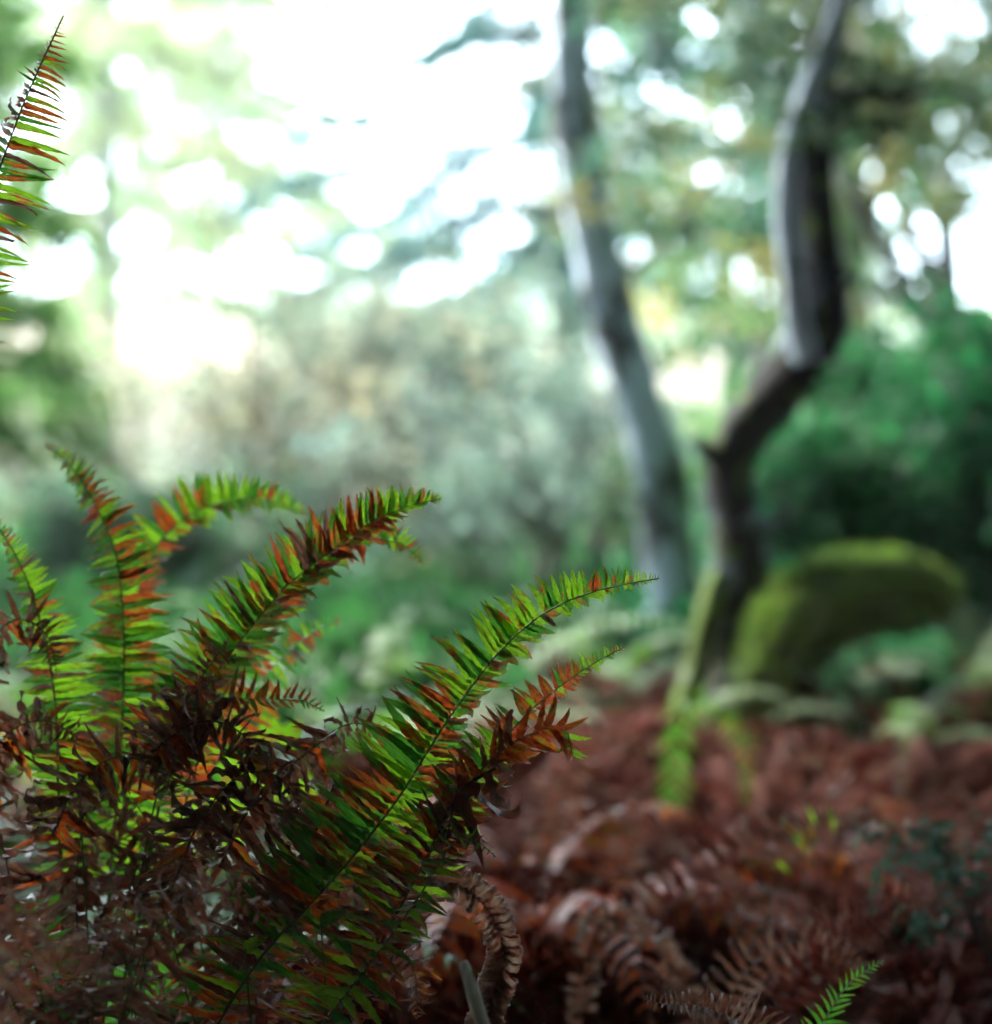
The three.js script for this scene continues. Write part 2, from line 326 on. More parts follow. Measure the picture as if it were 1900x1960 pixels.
// ------------------------------------------------------------------ foliage masses
// many small pointed leaves round cluster centres; [x, y, z, radius, colour]
function leafCloud(centres, per, size, o = {}) {
  const { wr = 0.55, hang = 0.25, tone = 0.25, squash = 0.7 } = o, pos = [], col = [], idx = [];
  for (const [cx, cy, cz, r, c] of centres) for (let i = 0; i < per; i++) {
    const x = cx + gauss() * r, y = cy + gauss() * r * squash, z = cz + gauss() * r;
    const d = V3(gauss(), gauss() * 0.6 - hang, gauss()).normalize(), n = V3(gauss(), gauss() + 0.5, gauss()).normalize(), w = V3().crossVectors(d, n).normalize(), nn = V3().crossVectors(w, d);
    const L = size * rr(0.6, 1.3), W = L * wr * 0.5, b = pos.length / 3, k = 1 + gauss() * tone, y2 = 1 + gauss() * 0.15;
    pos.push(x, y, z, x + d.x * L * 0.45 + w.x * W + nn.x * L * 0.06, y + d.y * L * 0.45 + w.y * W + nn.y * L * 0.06, z + d.z * L * 0.45 + w.z * W + nn.z * L * 0.06,
      x + d.x * L * 0.45 - w.x * W + nn.x * L * 0.06, y + d.y * L * 0.45 - w.y * W + nn.y * L * 0.06, z + d.z * L * 0.45 - w.z * W + nn.z * L * 0.06,
      x + d.x * L, y + d.y * L, z + d.z * L);
    for (let q = 0; q < 4; q++) col.push(c[0] * k * y2, c[1] * k, c[2] * k);
    idx.push(b, b + 1, b + 2, b + 2, b + 1, b + 3);
  }
  const g = new THREE.BufferGeometry();
  g.setAttribute('position', new THREE.Float32BufferAttribute(pos, 3)); g.setAttribute('color', new THREE.Float32BufferAttribute(col, 3)); g.setIndex(idx); g.computeVertexNormals(); return g;
}
// branch skeleton: returns {geo, tips}; o.dir start, recursive forks
function branching(o) {
  const { start = V3(0, 0, 0), dir = V3(0, 1, 0), len = 0.8, rad = 0.02, depth = 4, kids = 3, spread = 0.7, shrink = 0.68, up = 0.1, wob = 0.12, radial = 5 } = o;
  const parts = [], tips = [];
  const grow = (p, d, L, r, k) => {
    const pts = [p.clone()]; let q = p.clone(), e = d.clone();
    for (let i = 0; i < 3; i++) { e.add(V3(gauss() * wob, gauss() * wob + up * 0.3, gauss() * wob)).normalize(); q = q.clone().addScaledVector(e, L / 3); pts.push(q); }
    parts.push(tube(pts, (t) => r * (1 - 0.4 * t), { rings: 5, radial: k > 2 ? radial : 3 }));
    if (k <= 1) { tips.push(q); tips.push(pts[2]); return; }
    if (k <= 2) tips.push(q);
    for (let i = 0; i < kids; i++) {
      const w = V3(gauss(), gauss(), gauss()).addScaledVector(e, 0).normalize(), nd = e.clone().addScaledVector(w, spread * rr(0.6, 1.3)); nd.y += up; nd.normalize();
      grow(i ? new THREE.CatmullRomCurve3(pts).getPoint(rr(0.45, 0.95)) : q, nd, L * shrink * rr(0.8, 1.2), r * 0.6, k - 1);
    }
  };
  grow(start, dir.clone().normalize(), len, rad, depth);
  return { geo: mergeGeometries(parts), tips };
}
const vary = (c, t = 0.2) => { const k = 1 + gauss() * t; return [c[0] * k * (1 + gauss() * t * 0.6), c[1] * k, c[2] * k * (1 + gauss() * t * 0.4)]; };
// bush or small tree: trunk and boughs with leaves at the tips
function leafyTree(name, label, category, pos, o) {
  reseed(o.sd * 1013 + 77);
  const f = thing(name, label, category, pos, o.group), stems = o.stems ?? 1, cs = [];
  for (let k = 0; k < stems; k++) {
    const a = k / stems * 6.28 + rr(0, 2), ln = stems > 1 ? o.open ?? 0.6 : o.open ?? 0.08;
    const b = branching({ dir: V3(Math.cos(a) * ln, 1, Math.sin(a) * ln), len: o.h * 0.4, rad: o.rad ?? 0.02 * o.h, depth: o.depth ?? 4, kids: o.kids ?? 3, spread: o.spread ?? 0.75, shrink: o.shrink ?? 0.68, up: o.up ?? 0.08, wob: o.wob ?? 0.15 });
    mesh('trunk', b.geo, o.bark ?? M.twig, f);
    for (const t of b.tips) cs.push([t.x, t.y, t.z, o.r ?? 0.15, vary(o.cols[Math.floor(R() * o.cols.length)], 0.18)]);
  }
  if (o.per) stuffPart('crown', leafCloud(cs, o.per, o.leaf ?? 0.06, o.lo), o.mat ?? M.leaf, f);
  return f;
}
// conifer with drooping boughs; yLow..h
function conifer(name, label, pos, o) {
  reseed(o.sd * 517 + 3);
  const f = thing(name, label, 'tree', pos, o.group), { h = 12, low = 0.8, reach = 2.6, boughs = 60, col = [0.03, 0.075, 0.04], sprays = 34, needle = 0.12, rad = 0.14, az = [0, Math.PI * 2], droop = 0.5, bark = M.barkPlain } = o;
  mesh('trunk', tube([V3(0, -0.1, 0), V3(0.03, h * 0.35, 0.02), V3(-0.03, h * 0.7, 0), V3(0, h, 0)], (t) => rad * (1.05 - t), { rings: 24, radial: 9, rough: 0.1 }), bark, f);
  const wood = [], pos2 = [], col2 = [], idx = [];
  for (let i = 0; i < boughs; i++) {
    const t = i / boughs, y = lerp(low, h * 0.97, Math.pow(t, 1.15)), a = lerp(az[0], az[1], (i * 0.618) % 1), L = reach * (1 - 0.9 * Math.pow(t, 1.1)) * rr(0.7, 1.1);
    const pts = []; for (let k = 0; k <= 4; k++) { const s = k / 4; pts.push(V3(Math.cos(a) * L * s, y + L * (0.12 * s - droop * s * s + 0.12 * s * s * s), Math.sin(a) * L * s)); }
    wood.push(tube(pts, (s) => 0.018 * (L / 2) * (1.1 - s), { rings: 5, radial: 3 }));
    const c = new THREE.CatmullRomCurve3(pts), tone = vary(col, 0.2);
    for (let k = 0; k < sprays; k++) {
      const s = Math.pow(R(), 0.7), p = c.getPoint(s), T = c.getTangent(s), side = V3(-T.z, 0, T.x).normalize();
      const d = T.clone().multiplyScalar(0.55).addScaledVector(side, gauss() * 1.6).add(V3(0, -0.35 - R() * 0.5, 0)).normalize(), SL = rr(0.5, 1.2) * 0.3 * (0.5 + 0.5 * L / reach);
      for (let q = 0; q < 5; q++) {
        const e = p.clone().addScaledVector(d, SL * q / 5), n = d.clone().add(V3(gauss(), gauss(), gauss())).normalize(), w = V3().crossVectors(n, V3(gauss(), gauss(), gauss())).normalize();
        const l = needle * rr(0.7, 1.4), wd = l * 0.16, b = pos2.length / 3, kk = 1 + gauss() * 0.25;
        pos2.push(e.x - w.x * wd, e.y - w.y * wd, e.z - w.z * wd, e.x + w.x * wd, e.y + w.y * wd, e.z + w.z * wd, e.x + n.x * l, e.y + n.y * l, e.z + n.z * l);
        for (let z = 0; z < 3; z++) col2.push(tone[0] * kk, tone[1] * kk, tone[2] * kk); idx.push(b, b + 1, b + 2);
      }
    }
  }
  mesh('boughs', mergeGeometries(wood), bark, f);
  const g = new THREE.BufferGeometry(); g.setAttribute('position', new THREE.Float32BufferAttribute(pos2, 3)); g.setAttribute('color', new THREE.Float32BufferAttribute(col2, 3)); g.setIndex(idx); g.computeVertexNormals();
  stuffPart('crown', g, M.needle, f);
  return f;
}

// ------------------------------------------------------------------ the trees in view
reseed(100);
{ // crooked dark tree
  const D = 5.2, base = onGround(1405, D), f = thing('crooked_tree', 'dark crooked tree trunk bending right, grey lichen on its left side', 'tree', base);
  const P = (list, dd = D) => list.map(([x, y, d]) => at(x, y, d ?? dd).sub(base));
  mesh('trunk', tube([V3(0.02, -0.12, 0), ...P([[1405, 1420], [1408, 1300], [1415, 1150], [1410, 1000], [1392, 905], [1408, 850], [1470, 770], [1530, 690], [1575, 620], [1580, 560], [1572, 500], [1560, 390], [1558, 250], [1570, 130], [1592, 20], [1620, -130], [1650, -420], [1640, -900], [1680, -1500]])],
    ramp([[0, 0.17], [0.035, 0.115], [0.09, 0.085], [0.15, 0.074], [0.31, 0.07], [0.37, 0.052], [0.5, 0.04], [1, 0.015]]), { rings: 130, radial: 18, rough: 0.36, sd: 3 }), M.barkDark, f);
  mesh('side_stem', tube(P([[1545, 690, 5.14], [1530, 620, 5.12], [1520, 520, 5.1], [1505, 420, 5.1], [1507, 330, 5.1], [1522, 240, 5.1], [1560, 140, 5.1], [1600, 40, 5.1], [1625, -80, 5.1], [1610, -400, 5.0], [1560, -800, 4.9]]), (t) => 0.034 * (1.05 - 0.75 * t), { rings: 60, radial: 10, rough: 0.25, sd: 8 }), M.barkPale, f);
  mesh('bough', tube(P([[1568, 200], [1610, 185], [1660, 175], [1720, 190], [1800, 170, 5.1], [1880, 190, 5.0]]), (t) => 0.026 * (1.1 - t), { rings: 24, radial: 7, rough: 0.2 }), M.barkDark, f);
  mesh('mossy_root', tube(P([[1378, 1100, 5.16], [1362, 1140, 5.1], [1350, 1195, 5.05], [1335, 1282, 5.02], [1303, 1366, 4.98], [1268, 1430, 4.95], [1240, 1520, 4.93]]), (t) => 0.026 + 0.02 * t, { rings: 50, radial: 9, rough: 0.45, sd: 4 }), M.barkRoot, f);
  mesh('root', tube(P([[1440, 1290, 5.12], [1470, 1370, 5.05], [1520, 1440, 5.0], [1580, 1500, 4.95]]), (t) => 0.05 - 0.02 * t, { rings: 24, radial: 9, rough: 0.4, sd: 21 }), M.barkRoot, f);
  for (const [x, y, dx, dy, r] of [[1375, 880, -45, -40, 0.022], [1465, 1010, 40, -18, 0.018], [1600, 560, 45, -30, 0.018], [1370, 1180, -30, -20, 0.016]]) mesh('branch_stub', tube(P([[x + 20 * Math.sign(-dx), y + 8], [x + dx * 0.4, y + dy * 0.4, 5.15], [x + dx, y + dy, 5.12]]), (t) => r * (1.2 - 0.5 * t), { rings: 10, radial: 7, rough: 0.4, sd: x }), M.barkDark, f);
  const cs = []; reseed(5);
  const add = (x0, x1, y0, y1, d0, d1, n, r, cols) => { for (let i = 0; i < n; i++) { const p = at(rr(x0, x1), rr(y0, y1), rr(d0, d1)).sub(base); cs.push([p.x, p.y, p.z, r, vary(cols[Math.floor(R() * cols.length)], 0.25)]); } };
  add(1400, 1660, -300, 230, 4.8, 6.2, 34, 0.1, [[0.1, 0.15, 0.09], [0.07, 0.12, 0.06]]);
  add(1570, 1760, 110, 250, 4.9, 5.8, 14, 0.08, [[0.04, 0.085, 0.035]]);
  add(1640, 1960, -200, 330, 6.5, 9, 100, 0.1, [[0.09, 0.14, 0.06], [0.2, 0.2, 0.07], [0.03, 0.13, 0.05]]);
  add(1690, 1960, 80, 420, 7, 9.5, 80, 0.09, [[0.05, 0.15, 0.06], [0.18, 0.2, 0.07]]);
  add(1200, 2100, -1500, -140, 4.2, 7.5, 420, 0.2, [[0.05, 0.11, 0.035]]);
  stuffPart('crown', leafCloud(cs, 24, 0.055), M.leaf, f);
}
{ // pale lichened tree
  const D = 6.8, base = onGround(1300, D), f = thing('lichened_tree', 'pale blue-grey lichened trunk leaning left behind the crooked tree', 'tree', base);
  const P = (list, dd = D) => list.map(([x, y, d]) => at(x, y, d ?? dd).sub(base));
  mesh('trunk', tube([V3(0.02, -0.1, 0), ...P([[1292, 1180], [1280, 1060], [1270, 950], [1248, 840], [1208, 720], [1172, 610], [1145, 490], [1122, 380], [1104, 260], [1096, 120], [1092, 0], [1085, -200], [1100, -600], [1120, -1200]])],
    ramp([[0, 0.12], [0.1, 0.09], [0.3, 0.08], [0.6, 0.068], [1, 0.03]]), { rings: 120, radial: 16, rough: 0.32, sd: 6 }), M.barkPale, f);
  mesh('bough', tube(P([[1165, 590], [1210, 520, 6.9], [1270, 470, 7.0], [1330, 380, 7.1], [1400, 300, 7.2]]), (t) => 0.02 * (1.1 - t), { rings: 24, radial: 6, rough: 0.2 }), M.twig, f);
  mesh('bough', tube(P([[1250, 950], [1215, 945, 6.7], [1180, 955, 6.6]]), (t) => 0.022 * (1.15 - t), { rings: 12, radial: 6, rough: 0.2 }), M.barkPale, f);
  mesh('bough', tube(P([[1100, 210], [1160, 150, 6.9], [1240, 120, 7.0], [1330, 40, 7.1]]), (t) => 0.02 * (1.1 - t), { rings: 24, radial: 6, rough: 0.2 }), M.twig, f);
  const cs = []; reseed(6);
  const add = (x0, x1, y0, y1, d0, d1, n, r, cols) => { for (let i = 0; i < n; i++) { const p = at(rr(x0, x1), rr(y0, y1), rr(d0, d1)).sub(base); cs.push([p.x, p.y, p.z, r, vary(cols[Math.floor(R() * cols.length)], 0.25)]); } };
  add(1060, 1500, -200, 470, 6.4, 8.8, 105, 0.1, [[0.05, 0.14, 0.1], [0.1, 0.17, 0.13], [0.05, 0.13, 0.06], [0.16, 0.18, 0.06]]);
  add(900, 1500, -1500, -150, 6, 9, 200, 0.24, [[0.06, 0.11, 0.04]]);
  stuffPart('crown', leafCloud(cs, 40, 0.055), M.leaf, f);
}
{ // pale trunk behind
  const D = 10, base = onGround(1640, D), f = thing('grey_tree', 'straight pale grey-green trunk right behind the crooked tree', 'tree', base);
  const P = (list) => list.map(([x, y]) => at(x, y, D).sub(base));
  mesh('trunk', tube([V3(0, -0.1, 0), ...P([[1650, 1000], [1638, 700], [1625, 500], [1618, 300], [1612, 100], [1600, -300], [1590, -1200]])], (t) => 0.11 * (1.1 - 0.5 * t), { rings: 60, radial: 14, rough: 0.15, sd: 12 }), M.barkGrey, f);
  const cs = []; reseed(8);
  for (let i = 0; i < 210; i++) { const p = at(i % 5 ? rr(1180, 1980) : rr(1600, 1980), rr(-300, 640), rr(8.5, 12)).sub(base); cs.push([p.x, p.y, p.z, 0.15, vary(R() < 0.35 ? [0.26, 0.24, 0.06] : [0.05, 0.15, 0.06], 0.3)]); }
  for (let i = 0; i < 30; i++) { const p = at(rr(1220, 1500), rr(470, 770), rr(9, 11.5)).sub(base); cs.push([p.x, p.y, p.z, 0.12, vary(R() < 0.4 ? [0.24, 0.26, 0.06] : [0.06, 0.17, 0.07], 0.3)]); }
  stuffPart('crown', leafCloud(cs, 26, 0.07), M.leaf, f);
}
{ // mossy fallen limb
  const D = 5.0, base = onGround(1460, D), f = thing('mossy_log', 'arched fallen limb thick with green moss, right of crooked tree', 'log', base);
  const pts = [[1455, 1400], [1462, 1300], [1500, 1205], [1570, 1145], [1660, 1122], [1740, 1126], [1790, 1142], [1822, 1172]].map(([x, y]) => at(x, y, D + (x - 1455) * 0.0007).sub(base));
  mesh('limb', tube(pts, (t) => 0.064 * (1.2 - 0.2 * t) * Math.min(1, 0.45 + (1 - t) * 5), { rings: 60, radial: 14, rough: 0.6, sd: 15 }), M.barkMoss, f);
  mesh('shade_filler', tube([[1490, 1430], [1520, 1310], [1585, 1215], [1680, 1185], [1760, 1190]].map(([x, y]) => at(x, y, D + 0.16).sub(base)), (t) => 0.075 * (1.15 - 0.75 * t), { rings: 40, radial: 14, rough: 0.6, sd: 31 }), M.barkMoss, f);  // solid body added to darken the hollow under the limb
  for (const [x, y, dx, dy] of [[1600, 1120, 30, -60], [1745, 1118, 40, -40], [1500, 1200, -50, -20]]) mesh('branch_stub', tube([[x, y + 15], [x + dx * 0.5, y + dy * 0.5], [x + dx, y + dy]].map(([a, b]) => at(a, b, D + (x - 1455) * 0.0007).sub(base)), (t) => 0.013 * (1.2 - 0.7 * t), { rings: 10, radial: 6, rough: 0.4, sd: x }), M.barkMoss, f);
  const c = new THREE.CatmullRomCurve3(pts), cs = []; reseed(15);
  for (let i = 0; i < 260; i++) { const p = c.getPoint(R()), a = gauss() * 0.9; cs.push([p.x + Math.sin(a) * 0.02 - Math.cos(a) * 0.03, p.y + Math.cos(a) * rr(0.055, 0.085), p.z + Math.sin(a) * 0.07, rr(0.015, 0.035), vary([0.15, 0.27, 0.03], 0.35)]); }
  stuffPart('moss', leafCloud(cs, 46, 0.022, { wr: 0.3, hang: -0.2 }), M.leaf, f);
}
// conifers
conifer('spruce_tree', 'dark blue-green spruce with drooping boughs against the white sky, mid-picture', onGround(1085, 13), { sd: 2, h: 13, low: 1.7, reach: 2.2, boughs: 110, sprays: 120, needle: 0.1, col: [0.03, 0.1, 0.085], droop: 0.42 });
conifer('green_conifer', 'bright green conifer at the left edge behind the upright fern tip', onGround(-150, 8), { sd: 3, h: 9, low: 0.9, reach: 0.75, boughs: 90, sprays: 34, col: [0.14, 0.3, 0.07], droop: 0.3 });
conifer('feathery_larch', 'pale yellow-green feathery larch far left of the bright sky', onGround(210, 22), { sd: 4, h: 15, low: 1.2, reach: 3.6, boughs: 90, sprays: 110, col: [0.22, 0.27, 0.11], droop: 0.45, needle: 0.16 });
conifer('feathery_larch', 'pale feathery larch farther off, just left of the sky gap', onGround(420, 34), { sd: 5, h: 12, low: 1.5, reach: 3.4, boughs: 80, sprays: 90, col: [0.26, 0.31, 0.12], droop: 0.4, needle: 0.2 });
// leafy trees of the right-hand side
const GREY = [[0.08, 0.14, 0.11], [0.14, 0.18, 0.13], [0.04, 0.11, 0.07]], DEEP = [[0.015, 0.15, 0.045], [0.03, 0.22, 0.06], [0.012, 0.11, 0.04]], YEL = [[0.22, 0.24, 0.04], [0.12, 0.2, 0.04], [0.3, 0.26, 0.06]];
{ // fine-leaved tree behind the trunks
  const base = onGround(1480, 13.5), f = thing('willow_tree', 'fine-leaved blue-green tree behind both trunks, pricked with white gaps', 'tree', base), cs = []; reseed(19);
  mesh('trunk', tube([V3(0, -0.1, 0), V3(0.1, 1.2, 0), V3(-0.1, 2.6, 0.1), V3(0.1, 4.4, 0)], (t) => 0.09 * (1.1 - 0.8 * t), { rings: 30, radial: 9, rough: 0.25, sd: 19 }), M.barkPlain, f);
  for (const [x, y, z, b] of [[-1.2, 2.6, 0.3, 1.2], [1.3, 2.5, -0.2, 1.3], [-1.0, 3.6, -0.4, 2.2], [1.2, 3.7, 0.4, 2.3], [0.3, 3.2, 0.9, 1.8]]) mesh('bough', tube([V3(0, b, 0), V3(x * 0.5, lerp(b, y, 0.6), z * 0.5), V3(x, y, z)], (t) => 0.03 * (1.1 - t), { rings: 14, radial: 5, rough: 0.2, sd: x * 9 + 20 }), M.barkPlain, f);
  for (let i = 0; i < 420; i++) { const p = at(rr(1080, 1980), rr(-260, 600), rr(12, 15)).sub(base); cs.push([p.x, p.y, p.z, 0.15, vary(R() < 0.25 ? [0.22, 0.22, 0.08] : [0.05, 0.15, 0.11], 0.3)]); }
  stuffPart('crown', leafCloud(cs, 30, 0.06, { wr: 0.4 }), M.leaf, f);
}
leafyTree('hazel_tree', 'yellow-green leafy tree between the two crooked trunks', 'tree', onGround(1360, 12), { sd: 21, h: 4.2, cols: YEL, per: 26, leaf: 0.08, r: 0.24, depth: 5, kids: 3 });
leafyTree('hazel_tree', 'leafy tree in the upper right corner full of white gaps', 'tree', onGround(1830, 9), { sd: 22, h: 4.4, cols: [[0.07, 0.13, 0.04], [0.1, 0.16, 0.05], ...YEL], per: 12, leaf: 0.07, r: 0.22, depth: 5, kids: 3 });
leafyTree('evergreen_bush', 'deep green evergreen bush filling the right edge', 'bush', onGround(1880, 6.6), { sd: 23, h: 1.2, stems: 5, cols: DEEP, per: 60, leaf: 0.06, r: 0.14, depth: 4, kids: 3 });
leafyTree('evergreen_bush', 'deep green bush behind the mossy limb', 'bush', onGround(1700, 7.9), { sd: 24, h: 1.15, stems: 5, cols: [...DEEP, [0.05, 0.26, 0.06]], per: 60, leaf: 0.06, r: 0.15, depth: 4, kids: 3 });
leafyTree('evergreen_bush', 'green bush glimpsed between the two crooked trunks', 'bush', onGround(1390, 9), { sd: 25, h: 1.0, stems: 5, cols: [[0.05, 0.2, 0.06], [0.14, 0.24, 0.06]], per: 55, leaf: 0.06, r: 0.16, depth: 4, kids: 3 });
leafyTree('evergreen_bush', 'tall dark bush beyond the right edge', 'bush', onGround(2080, 7.5), { sd: 26, h: 1.7, stems: 5, cols: DEEP, per: 60, leaf: 0.07, r: 0.18, depth: 4, kids: 3 });
leafyTree('evergreen_bush', 'small dark bush growing under the arched mossy limb', 'bush', onGround(1650, 5.5), { sd: 27, h: 0.4, stems: 6, open: 1, rad: 0.008, cols: DEEP, per: 50, leaf: 0.04, r: 0.09, depth: 3, kids: 4 });
// bare twiggy bushes and the pale growth of the middle
leafyTree('twiggy_bush', 'bare grey twiggy bush left of the lichened trunk', 'bush', onGround(900, 10), { sd: 31, h: 1.6, stems: 5, rad: 0.03, cols: GREY, per: 8, leaf: 0.06, r: 0.16, depth: 5, kids: 3, bark: M.twig });
leafyTree('twiggy_bush', 'pale lichen-hung bush beside the foot of the lichened trunk', 'bush', onGround(1050, 7.4), { sd: 32, h: 1.25, stems: 6, rad: 0.018, cols: [[0.2, 0.3, 0.25], [0.1, 0.18, 0.13]], per: 16, leaf: 0.035, r: 0.1, depth: 4, kids: 3, bark: M.twig });
leafyTree('twiggy_bush', 'dark-stemmed leaning shrub over the pale clearing at left', 'bush', onGround(395, 9), { sd: 33, h: 1.7, stems: 1, open: 0.35, rad: 0.035, cols: [[0.2, 0.17, 0.11], [0.16, 0.17, 0.1]], per: 3, leaf: 0.05, r: 0.14, depth: 5, kids: 3, bark: M.barkPlain });
leafyTree('twiggy_bush', 'thin grey shrub in the middle distance, centre', 'bush', onGround(650, 13), { sd: 34, h: 1.6, stems: 3, rad: 0.03, cols: [[0.24, 0.26, 0.14], ...GREY], per: 8, leaf: 0.07, r: 0.2, depth: 5, kids: 3, bark: M.twig });
leafyTree('twiggy_bush', 'brownish leafy shrub at far left above the ferns', 'bush', onGround(90, 12), { sd: 35, h: 1.7, stems: 3, rad: 0.03, cols: [[0.3, 0.22, 0.14], [0.16, 0.2, 0.1]], per: 6, leaf: 0.07, r: 0.2, depth: 5, kids: 3, bark: M.twig });
for (const [vx, d, sd, lab] of [[520, 8.2, 36, 'dark tangle of bare twigs above the rust-red fern tip'], [760, 8.8, 37, 'dark tangle of bare twigs right of the rust-red fern tip'], [240, 10, 38, 'dark tangle of bare twigs over the clearing at left']])
  leafyTree('twiggy_bush', lab, 'bush', onGround(vx, d), { sd, h: 1.5, stems: 3, rad: 0.016, cols: [[0.2, 0.24, 0.16], [0.26, 0.24, 0.15]], per: 2, leaf: 0.05, r: 0.1, depth: 5, kids: 3, shrink: 0.72, spread: 0.8, bark: M.twig });
reseed(55);
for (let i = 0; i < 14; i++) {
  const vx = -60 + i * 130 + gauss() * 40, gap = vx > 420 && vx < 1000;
  leafyTree('far_tree', gap ? 'low pale distant tree under the bright sky gap' : vx < 500 ? 'tall pale distant tree across the clearing at left' : 'distant tree glimpsed behind the crooked trunks', 'tree', onGround(vx, gap ? rr(46, 60) : vx < 500 ? rr(44, 60) : rr(33, 46)), { sd: 60 + i, group: 'distant trees beyond the clearing', h: (gap ? 3 : vx > 1000 ? 3.4 : 10) * rr(0.85, 1.2), cols: [[0.24, 0.26, 0.1], [0.3, 0.27, 0.14], [0.14, 0.2, 0.1]], per: vx < 500 ? 80 : 40, leaf: 0.14, r: gap ? 0.4 : vx < 500 ? 0.9 : 0.5, depth: 4, kids: 3, up: 0.15 });  // pale leaf colours; the tall left trees stand in for bright haze
}
reseed(56);
for (let i = 0; i < 16; i++) leafyTree('low_bush', 'low grey-green bush before the clearing, ' + (i < 5 ? 'left of the leaning shrub' : i < 11 ? 'between the leaning shrub and the pale bush' : 'near the lichened trunk'), 'bush', onGround(-100 + i * 95 + gauss() * 50, rr(8, 15)), { sd: 90 + i, group: 'low bushes before the clearing', h: rr(0.5, 0.85), stems: 4, open: 0.9, rad: 0.012, cols: [[0.05, 0.13, 0.06], [0.1, 0.15, 0.08], [0.02, 0.11, 0.04]], per: 24, leaf: 0.06, r: 0.16, depth: 3, kids: 4 });
for (let i = 0; i < 10; i++) leafyTree('low_bush', i < 4 ? 'low deep green bush behind the crooked tree' : 'low deep green bush behind the mossy limb', 'bush', onGround(1300 + i * 75 + gauss() * 30, rr(7.4, 10)), { sd: 120 + i, group: 'low bushes behind the crooked trees', h: rr(0.5, 0.75), stems: 5, open: 1, rad: 0.012, cols: [[0.02, 0.18, 0.05], [0.05, 0.24, 0.06], [0.015, 0.13, 0.045]], per: 40, leaf: 0.055, r: 0.14, depth: 3, kids: 4 });

// ------------------------------------------------------------------ trees round and behind the camera that shade the ferns
for (const [x, z, h, sd] of [[-4.5, 3.5, 14, 71], [0.5, 5.5, 16, 72], [4.6, 3.2, 15, 73], [5.6, -2.4, 14, 74], [-6.5, 8, 15, 75], [7, 8, 15, 76], [-5.2, -0.6, 15, 77], [-7.6, -4.6, 14, 78], [-2.2, 4.2, 13, 79], [2.6, 4.8, 13, 80], [7.6, -6.5, 14, 82], [9, 1.5, 14, 83], [-9, 2.5, 14, 84], [-7.8, -9.4, 13, 88], [5.7, -9.5, 13, 85], [7.2, -13.5, 14, 86], [10, -18, 15, 87], [-3.5, 11, 14, 89], [3.5, 11, 14, 91], [-12, 5, 14, 92], [12, -5, 14, 93], [11, 6, 14, 94], [-11.5, -2, 14, 95]])
  conifer('shade_conifer', z > 2 ? 'tall dark conifer standing behind the camera' : x > 0 ? 'tall dark conifer just beyond the right edge' : 'tall dark conifer just beyond the left edge', V3(x, gh(x, z), z), { sd, group: 'conifers round the camera', h, low: 0.5, reach: 3.4, boughs: 130, sprays: 70, needle: 0.26, col: [0.03, 0.07, 0.035], rad: 0.22 });
for (const [x, z, sd] of [[-3, 2.2, 1], [-1.2, 2.6, 2], [0.8, 2.4, 3], [2.6, 2.1, 4], [-4.2, 0.4, 5]])
  leafyTree('added_shade_bush', 'dense unseen bush added behind the camera for shade', 'bush', V3(x, gh(x, z), z), { sd: 150 + sd, group: 'added shade bushes behind the camera', h: 2.1, stems: 5, cols: [[0.03, 0.08, 0.03]], per: 60, leaf: 0.1, r: 0.22, depth: 4, kids: 3 });  // unseen bushes, added to keep light from behind off the ferns
{ // maple overhead
  reseed(81); const f = thing('canopy_maple', 'broad maple spreading over the camera', 'tree', V3(2.6, 0, 1.6)), cs = [];
  mesh('trunk', tube([V3(0, -0.1, 0), V3(-0.1, 1.5, 0), V3(-0.3, 3, -0.2), V3(-0.9, 5, -0.6), V3(-1.2, 7.5, -1)], (t) => 0.24 * (1.1 - 0.7 * t), { rings: 40, radial: 12, rough: 0.15 }), M.barkPlain, f);
  for (const [a, b] of [[[-4.5, 4.6, -4.5], 3.2], [[-6, 5, -2], 3.6], [[-2, 5.2, -6], 3.6], [[1.5, 5, -5], 3.3], [[-4, 5.5, 3], 4]]) mesh('bough', tube([V3(-0.35, b, -0.2), V3(a[0] * 0.4, lerp(b, a[1], 0.6), a[2] * 0.4), V3(...a)], (t) => 0.09 * (1.1 - t), { rings: 20, radial: 7, rough: 0.15 }), M.barkPlain, f);
  for (let i = 0; i < 1650; i++) { const x = rr(-9.5, 5.5), z = lerp(5, x > -1.2 ? -12 : -8.5, R()); cs.push([x, rr(z < -6 ? 4.4 : 3.7, 7), z, 0.4, vary([0.06, 0.11, 0.03], 0.25)]); }  // crown edge shaped to set how much sky light reaches the ferns
  for (let i = 0; i < 260; i++) cs.push([rr(-7, 2), rr(2.7, 3.6), rr(-2.6, 3), 0.35, vary([0.06, 0.11, 0.03], 0.25)]);  // extra low leaf layer, added overhead to darken the foreground
  stuffPart('crown', leafCloud(cs, 95, 0.25, { wr: 0.8 }), M.leaf, f);
}

